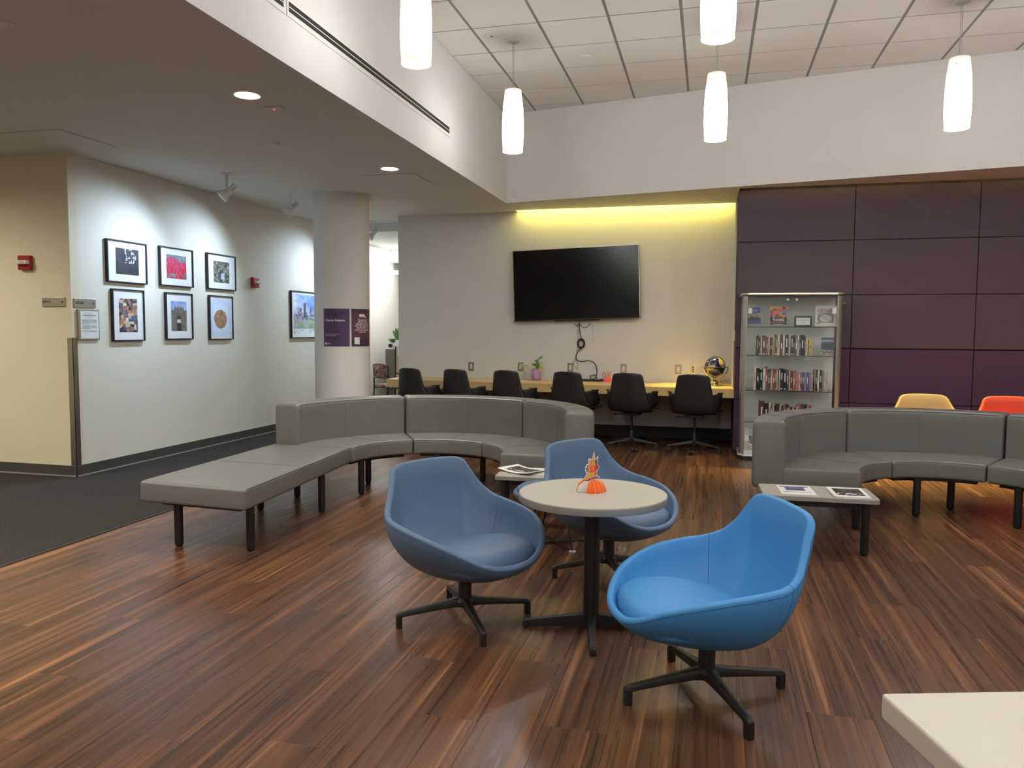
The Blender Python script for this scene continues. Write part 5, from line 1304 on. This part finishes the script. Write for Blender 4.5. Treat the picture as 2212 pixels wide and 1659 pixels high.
def shelve(row, fx, fz, zs, shelf, deep):
    for k, (a, b_, ty, c, nm) in enumerate(row):
        x0, x1 = fx(a) + 0.0004, fx(b_) + 0.0004; h = fz(ty) - zs; w_ = max(0.006, x1 - x0 - 0.0004)
        dpt = deep + 0.02 * hsh(k, 5, 3)
        o = empty('book', (x0 + w_ / 2, BYc + f0 + 0.075 + 0.012 * hsh(k, 2, 9), zs), 0, '%s book, %s from left on %s shelf of glass bookcase' % (nm, ORD[k], shelf), 'book', 'books in the display case')
        cv = MB(); t = min(0.0022, w_ * 0.16)
        cv.box(-w_ / 2, w_ / 2, 0, t, 0, h); cv.box(-w_ / 2, -w_ / 2 + t, t, dpt, 0, h); cv.box(w_ / 2 - t, w_ / 2, t, dpt, 0, h)
        cv.obj('cover', book_mat(c), o)
        MB().box(-w_ / 2 + t, w_ / 2 - t, t, dpt - 0.004, 0.003, h - 0.004).obj('pages', 'whitep', o)
        hz = hsh(k, len(row), 4)
        lum = sum(c) / 3
        if w_ > 0.011:
            bz0 = h * (0.30 + 0.2 * hz); bz1 = bz0 + h * (0.22 + 0.2 * hsh(k, 3, 8))
            MB().box(-w_ * 0.16, w_ * 0.16, -0.0005, 0.0, bz0, bz1).obj('spine_title', 'inkw' if lum < 120 else 'inkgrey', o)
            if hz > 0.5: MB().box(-w_ * 0.3, w_ * 0.3, -0.0005, 0.0, h * 0.05, h * 0.10).obj('publisher_mark', 'inkw' if lum < 120 else 'inkgrey', o)
shelve(row1, lambda c: 0.500 + (c - 235) * 0.000687, lambda y: 1.146 + (1005 - y) * 0.00071, 1.138, 'upper', 0.15)
shelve(row2, lambda c: 0.478 + (c - 190) * 0.000687, lambda y: 0.768 + (1530 - y) * 0.00071, 0.760, 'middle', 0.16)
shelve(row3, lambda c: 0.548 + (1590 + c / 9.759 - 1638) * 0.00475, lambda y: 0.640 - (840 + y / 9.759 - 865) * 0.005, 0.416, 'lowest', 0.16)

# books and cards shown face on
def p_bluebook(u, v):
    if 0.22 < v < 0.66: return lerp3((96, 92, 84), (170, 164, 150), fbm(u * 8, v * 10, 3)) if fbm(u * 6, 2, 4) * 0.4 + 0.25 < v else (62, 58, 54)
    return (44, 78, 140) if not (0.78 < v < 0.83 and 0.2 < u < 0.8 and fbm(u * 30, 1, 2) > 0.4) else (120, 146, 190)
def p_redbook(u, v):
    if v > 0.42:
        pal = [(206, 70, 74), (44, 40, 56), (196, 150, 60), (230, 110, 96), (90, 150, 196), (120, 44, 60)]
        return pal[int(hsh(int(u * 5 + 0.6 * vn(u * 6, v * 6, 1)), int(v * 9), 17) * 5.99)]
    if 0.09 < v < 0.13: return (200, 90, 100)
    if (0.33 < v < 0.37 or 0.26 < v < 0.30 or 0.19 < v < 0.23) and 0.14 < u < 0.86 and hsh(int(u * 30), int(v * 50), 2) > 0.25: return (226, 220, 214)
    return (26, 22, 26)
def p_cook(u, v):
    if 0.12 < u < 0.86 and 0.16 < v < 0.86:
        if ((u - 0.50) / 0.30) ** 2 + ((v - 0.38) / 0.18) ** 2 < 1: return lerp3((150, 130, 124), (238, 236, 228), fbm(u * 9, v * 12, 5))
        return lerp3((78, 74, 70), (196, 190, 184), fbm(u * 7, v * 7, 8) + 0.25 * (v > 0.6))
    r_ = math.hypot(u - 0.17, (v - 0.15) * 1.2)
    if 0.055 < r_ < 0.085: return (52, 40, 40)
    return (216, 216, 196)
def p_bookblue(u, v):
    if v < 0.2: return lerp3((40, 34, 32), (236, 226, 210), hsh(int(u * 20), int(v * 40), 2))
    if 0.22 < v < 0.30 and hsh(int(u * 26), int(v * 60), 5) > 0.45: return (210, 206, 206)
    r_ = ((u - 0.5) / 0.36) ** 2 + ((v - 0.56) / 0.18) ** 2
    if r_ < 1: return (70, 64, 62) if r_ > 0.7 or hsh(int(u * 16), int(v * 18), 4) > 0.6 else (56, 62, 84)
    return (62, 76, 116) if v < 0.74 else ((150, 160, 190) if v < 0.86 else (70, 84, 124))
def display_book(x, z, w_, h, fn, label, rz=0.0, lean=14, d=0.014, frame=None, cat='book', name='display_book'):
    e = empty(name, (x, BYc + f0 + 0.085, z), rz, label, cat)
    tl = Matrix.Rotation(R(-lean), 4, 'X')
    o = MB().box(-w_ / 2, w_ / 2, 0.0, d, 0.006, h).obj('cover', frame or 'whitep', e); o.matrix_local = tl
    if fn:
        o = mesh_obj('cover_print', picture_mesh('cover_print', w_ - 0.002, h - 0.008, 36, 44, fn, lambda a, b: (-w_ / 2 + 0.001 + a, -0.0006, 0.007 + b), 'printg'), e); o.matrix_local = tl
    st = MB(); st.box(-w_ * 0.3, w_ * 0.3, -0.012, 0.02, 0, 0.005); st.box(-w_ * 0.3, w_ * 0.3, -0.014, -0.011, 0, 0.014); st.obj('easel', 'plastic_clear', e)
    return e, tl
zs = SH[0] + 0.008
display_book(0.470, zs + 0.018, 0.145, 0.20, p_bluebook, 'blue guidebook with old city picture leaning on top shelf', R(10))
display_book(0.718, zs + 0.018, 0.170, 0.205, p_redbook, 'red and black handbook with coloured faces on top shelf', R(0))
e_, tl = display_book(1.198, zs, 0.212, 0.232, p_cook, 'white cookery book with pink NEW COOK title on top shelf', R(-5), 12, 0.02)
vs, fs_ = text_geo('NEW COOK', 0.050, 'CENTER', True)
b = MB(); b.add([(v.x * 0.70 + v.y * 0.2, -0.0014, v.y * 0.9 + 0.150) for v in vs], fs_); o = b.obj('title', mat('pink_ink', lin((206, 110, 124)), 0.5), e_, fixn=False); o.matrix_local = tl
e_ = empty('card_frame', (0.968, BYc + f0 + 0.075, zs), 0, 'small black framed card standing on the top shelf', 'card')
for (a0, a1, c0, c1) in ((-0.088, 0.088, 0, 0.018), (-0.088, 0.088, 0.098, 0.116), (-0.088, -0.070, 0.018, 0.098), (0.070, 0.088, 0.018, 0.098)):
    MB().box(a0, a1, 0, 0.014, c0, c1).obj('frame_rail', 'frameblk', e_)
MB().box(-0.070, 0.070, 0.004, 0.012, 0.018, 0.098).obj('card', 'whitep', e_)
b = MB()
for z, l_ in ((0.066, 0.055), (0.042, 0.03)): b.add([(-l_, 0.0036, z), (l_, 0.0036, z), (l_, 0.0036, z + 0.005), (-l_, 0.0036, z + 0.005)], [(0, 1, 2, 3)])
b.obj('text_lines', 'inkgrey', e_, fixn=False)
display_book(1.222, SH[1] + 0.008, 0.128, 0.200, p_bookblue, 'blue book with ornate crest standing alone on upper shelf', R(-6), 8)
# newspaper leaning at the bottom of the case
e_ = empty('newspaper', (0.475, BYc + f0 + 0.06, 0.072), R(14), 'folded newspaper leaning in the bottom of the bookcase', 'newspaper')
def p_news(u, v):
    if 0.34 < v < 0.70 and u > 0.25: return lerp3((40, 40, 40), (220, 220, 214), fbm(u * 9, v * 12, 6))
    if (v < 0.3 or v > 0.74) and int(v * 40) % 3 == 0 and u > 0.2: return (120, 122, 118)
    return (214, 218, 210)
o = MB().box(-0.10, 0.10, 0, 0.006, 0.0, 0.28).obj('sheet', 'whitep', e_); o.matrix_local = Matrix.Rotation(R(-28), 4, 'X') @ Matrix.Rotation(R(12), 4, 'Y')
o = mesh_obj('print', picture_mesh('print', 0.198, 0.278, 30, 40, p_news, lambda a, b: (-0.099 + a, -0.0006, 0.001 + b)), e_); o.matrix_local = Matrix.Rotation(R(-28), 4, 'X') @ Matrix.Rotation(R(12), 4, 'Y')
e_ = empty('newspaper', (0.455, BYc + f0 + 0.03, 0.072), R(8), 'white paper lying flat at bottom of the bookcase', 'paper')
MB().box(-0.075, 0.09, 0.0, 0.012, 0.0, 0.03).obj('sheet', 'whitep', e_)

# ---------------- magazines on the low tables
def p_land(u, v):
    if not (0.12 < u < 0.9 and 0.16 < v < 0.88): return (236, 234, 228)
    return lerp3((26, 26, 26), (120, 120, 120), fbm(u * 5, v * 4, 4) * (v + 0.2)) if v > 0.42 or fbm(u * 14, v * 14, 8) < 0.55 else (226, 226, 226)
def p_blueprint(u, v):
    if 0.80 < v < 0.90 and 0.06 < u < 0.9: return (90, 92, 96)
    if 0.22 < v < 0.28 and 0.1 < u < 0.9: return (60, 60, 62)
    if 0.42 < v < 0.80 and 0.2 < u < 0.78: return lerp3((40, 44, 52), (110, 124, 180), (v - 0.42) * 2.6 + 0.3 * fbm(u * 8, v * 8, 2))
    return (238, 236, 230)
def p_text(u, v):
    if int(v * 26) % 2 == 0 and 0.1 < u < 0.85 and hsh(int(u * 20), int(v * 26), 6) > 0.2: return (190, 190, 186)
    return (238, 236, 228)
def sheet(name, x, y, z, w_, d, rz, fn, label, th=0.003, curl=0.0, cat='magazine', group=None):
    e = empty(name, (x, y, z), rz, label, cat, group)
    mpz = lambda a, b: curl * ((2 * a / w_ - 1) ** 2) + 0.0
    N = 12
    b = MB(); top = [[(-w_ / 2 + w_ * i / N, -d / 2 + d * j / 2, th + mpz(w_ * i / N, 0)) for i in range(N + 1)] for j in range(3)]
    bot = [[(p[0], p[1], p[2] - th) for p in r_] for r_ in top]
    b.grid(top); b.grid([r_[::-1] for r_ in bot]); b.grid([bot[0], top[0]]); b.grid([top[2], bot[2]])
    b.grid([[top[j][0] for j in range(3)], [bot[j][0] for j in range(3)]]); b.grid([[bot[j][N] for j in range(3)], [top[j][N] for j in range(3)]])
    b.obj('pages', 'whitep', e)
    mesh_obj('cover_print', picture_mesh('cover_print', w_ - 0.002, d - 0.002, 44, 40, fn, lambda a, b: (-w_ / 2 + 0.001 + a, -d / 2 + 0.001 + b, th + 0.0006 + mpz(a, b))), e)
    return e
ZT = 0.3663
sheet('print_sheet', 0.566, 5.250, ZT, 0.212, 0.278, R(3), p_blueprint, 'white print with small blue landscape on right low table', 0.003, 0, 'print')
sheet('magazine', 0.876, 5.235, ZT, 0.212, 0.30, R(2), p_land, 'magazine with dark mountain photograph on right low table', 0.008, 0.003)
sheet('magazine', -1.10, 5.44, ZT, 0.30, 0.24, R(-2), p_text, 'white printed pages under magazine on low table behind chairs', 0.004, 0, 'paper')
sheet('magazine', -1.295, 5.41, ZT + 0.0055, 0.30, 0.215, R(-30), p_land, 'curled magazine with dark photograph on low table behind chairs', 0.004, 0.014)
sheet('magazine', -0.98, 5.42, ZT + 0.005, 0.20, 0.28, R(-12), p_land, 'dark covered magazine at right of low table behind chairs', 0.006, 0.0)

# ---------------- film on the floor
e = empty('plastic_wrap', (-0.50, 4.60, 0), R(20), 'crumpled clear plastic wrap behind the rear blue chair', 'wrapper')
P = [[(0.10 * (i / 5 - 0.5) * (1 - 0.45 * j / 5) + 0.012 * hsh(i, j, 3), 0.015 * hsh(i, j, 5), 0.002 + 0.14 * j / 5 + 0.008 * hsh(i, j, 8)) for i in range(6)] for j in range(6)]
MB().grid(P).obj('film', 'plastic_clear', e, fixn=False)

# ---------------- office corner beyond the column
def weave_mat():
    m, nt, b = _nt('patterned_fabric'); n = nt.nodes; l = nt.links
    tc = n.new('ShaderNodeTexCoord'); v = n.new('ShaderNodeTexVoronoi'); v.inputs['Scale'].default_value = 26
    l.new(tc.outputs['Object'], v.inputs['Vector'])
    rp = n.new('ShaderNodeValToRGB'); e_ = rp.color_ramp.elements
    e_[0].color = lin((96, 60, 52)) + (1,); e_[1].color = lin((206, 190, 170)) + (1,); x = e_.new(0.5); x.color = lin((140, 116, 140)) + (1,); x = e_.new(0.75); x.color = lin((176, 140, 96)) + (1,)
    sp = n.new('ShaderNodeSeparateColor'); l.new(v.outputs['Color'], sp.inputs[0]); l.new(sp.outputs[0], rp.inputs[0]); l.new(rp.outputs[0], b.inputs['Base Color'])
    b.inputs['Roughness'].default_value = 0.85
    return m
M['weave'] = weave_mat()
e = empty('side_chair', (-5.185, 12.13, 0), R(-32), 'patterned fabric side chair with black frame beyond the column', 'chair')
MB().box(-0.20, 0.20, -0.20, 0.22, 0.42, 0.48).obj('seat', 'weave', e, bevel=0.02, seg=3)
bk = MB().box(-0.18, 0.18, -0.03, 0.03, 0.58, 0.84); o = bk.obj('backrest', 'weave', e, bevel=0.028, seg=4); o.location = (0, -0.24, 0)
for sx in (-1, 1):
    MB().tube([(sx * 0.21, -0.23, 0.80), (sx * 0.21, -0.22, 0.45), (sx * 0.21, -0.25, 0.0)], 0.013, 8).obj('leg', 'black', e)
    MB().tube([(sx * 0.21, 0.20, 0.44), (sx * 0.21, 0.22, 0.0)], 0.013, 8).obj('leg', 'black', e)
    MB().tube([(sx * 0.21, -0.22, 0.42), (sx * 0.21, 0.21, 0.42)], 0.012, 8).obj('seat_rail', 'black', e)
e = empty('file_cabinet', (-5.23, 12.85, 0), 0, 'olive grey office cabinet beyond the column', 'cabinet')
MB().box(-0.26, -0.085, -0.30, 0.35, 0.0, 1.056).obj('body', 'officegrey', e, bevel=0.004)
MB().box(-0.15, -0.09, -0.305, -0.30, 0.03, 1.04).obj('door', 'officegrey', e)
e = empty('cubicle_panel', (-5.08, 12.60, 0), 0, 'beige cubicle partition with paper tray beyond the column', 'partition')
MB().box(-0.22, 0.6, -0.03, 0.03, 0.0, 1.10).obj('fabric_panel', 'officefab', e)
MB().box(-0.235, -0.215, -0.035, 0.035, 0.0, 1.11).obj('edge_post', 'black', e)
MB().box(-0.22, 0.6, -0.036, 0.036, 1.10, 1.115).obj('cap_rail', 'white', e)
MB().box(-0.18, 0.1, -0.06, -0.03, 0.94, 1.07).obj('paper_tray', 'white', e)
MB().box(-0.22, 0.6, -0.04, -0.03, 0.62, 0.64).obj('rail', 'darkwood', e)
MB().box(-0.22, 0.6, -0.038, -0.03, 0.0, 0.62).obj('wood_panel', 'maple', e)
e = empty('potted_plant', (-5.43, 12.75, 1.056), 0, 'small dark leaved plant in white pot on office cabinet', 'plant')
MB().lathe([(0.03, 0.0), (0.045, 0.06), (0.04, 0.11), (0.035, 0.11)], 20).obj('pot', 'white', e, smooth=SM)
for k in range(8):
    a = k * 0.785; b = MB(); leaf_blade(b, (0, 0, 0.11), (0.085 * math.cos(a), 0.085 * math.sin(a), 0.185), 0.03, 0.01); b.obj('leaf', 'leaf', e, fixn=False)
MB().tube([(0, 0, 0.09), (0, 0, 0.17)], 0.004, 6).obj('stem', 'leaf', e)
e = empty('desk_fan', (-5.41, 12.60, 1.056), 0, 'small dark desk fan on office cabinet beyond column', 'fan')
MB().lathe([(0.035, 0.0), (0.03, 0.012)], 18).obj('base', 'white', e, smooth=SM)
MB().tube([(0, 0, 0.01), (0, 0, 0.03)], 0.008, 8).obj('stem', 'white', e)
MB().tube([(0.0, -0.03, 0.06), (0.0, 0.02, 0.06)], [0.035, 0.028], 18).obj('fan_head', 'rubber', e, smooth=SM)
e = empty('potted_plant', (-5.27, 12.60, 1.115), 0, 'tall pale leaved plant on partition beside the wall edge', 'plant')
MB().lathe([(0.04, 0.0), (0.05, 0.06), (0.045, 0.10)], 20).obj('pot', 'white', e, smooth=SM)
for k in range(7):
    a = k * 0.9; b = MB(); leaf_blade(b, (0, 0, 0.08), (0.10 * math.cos(a), 0.06 * math.sin(a), 0.25 + 0.04 * (k % 3)), 0.03, 0.02); b.obj('leaf', 'leaf', e, fixn=False)
e = empty('office_light', (-5.35, 13.05, 2.40), 0, 'long lit office ceiling fixture beyond the column', 'light fixture')
MB().box(-0.35, 1.0, -0.12, 0.12, 0.0, 0.05).obj('housing', 'white', e, bevel=0.01)
MB().box(-0.33, 0.98, -0.105, 0.105, -0.006, 0.0).obj('diffuser', emis('office_tube', (1.0, 0.98, 0.92), 6.0), e)
for x in (-0.2, 0.8): MB().tube([(x, 0, 0.05), (x, 0, 0.46)], 0.004, 6).obj('hanger', 'steel', e)
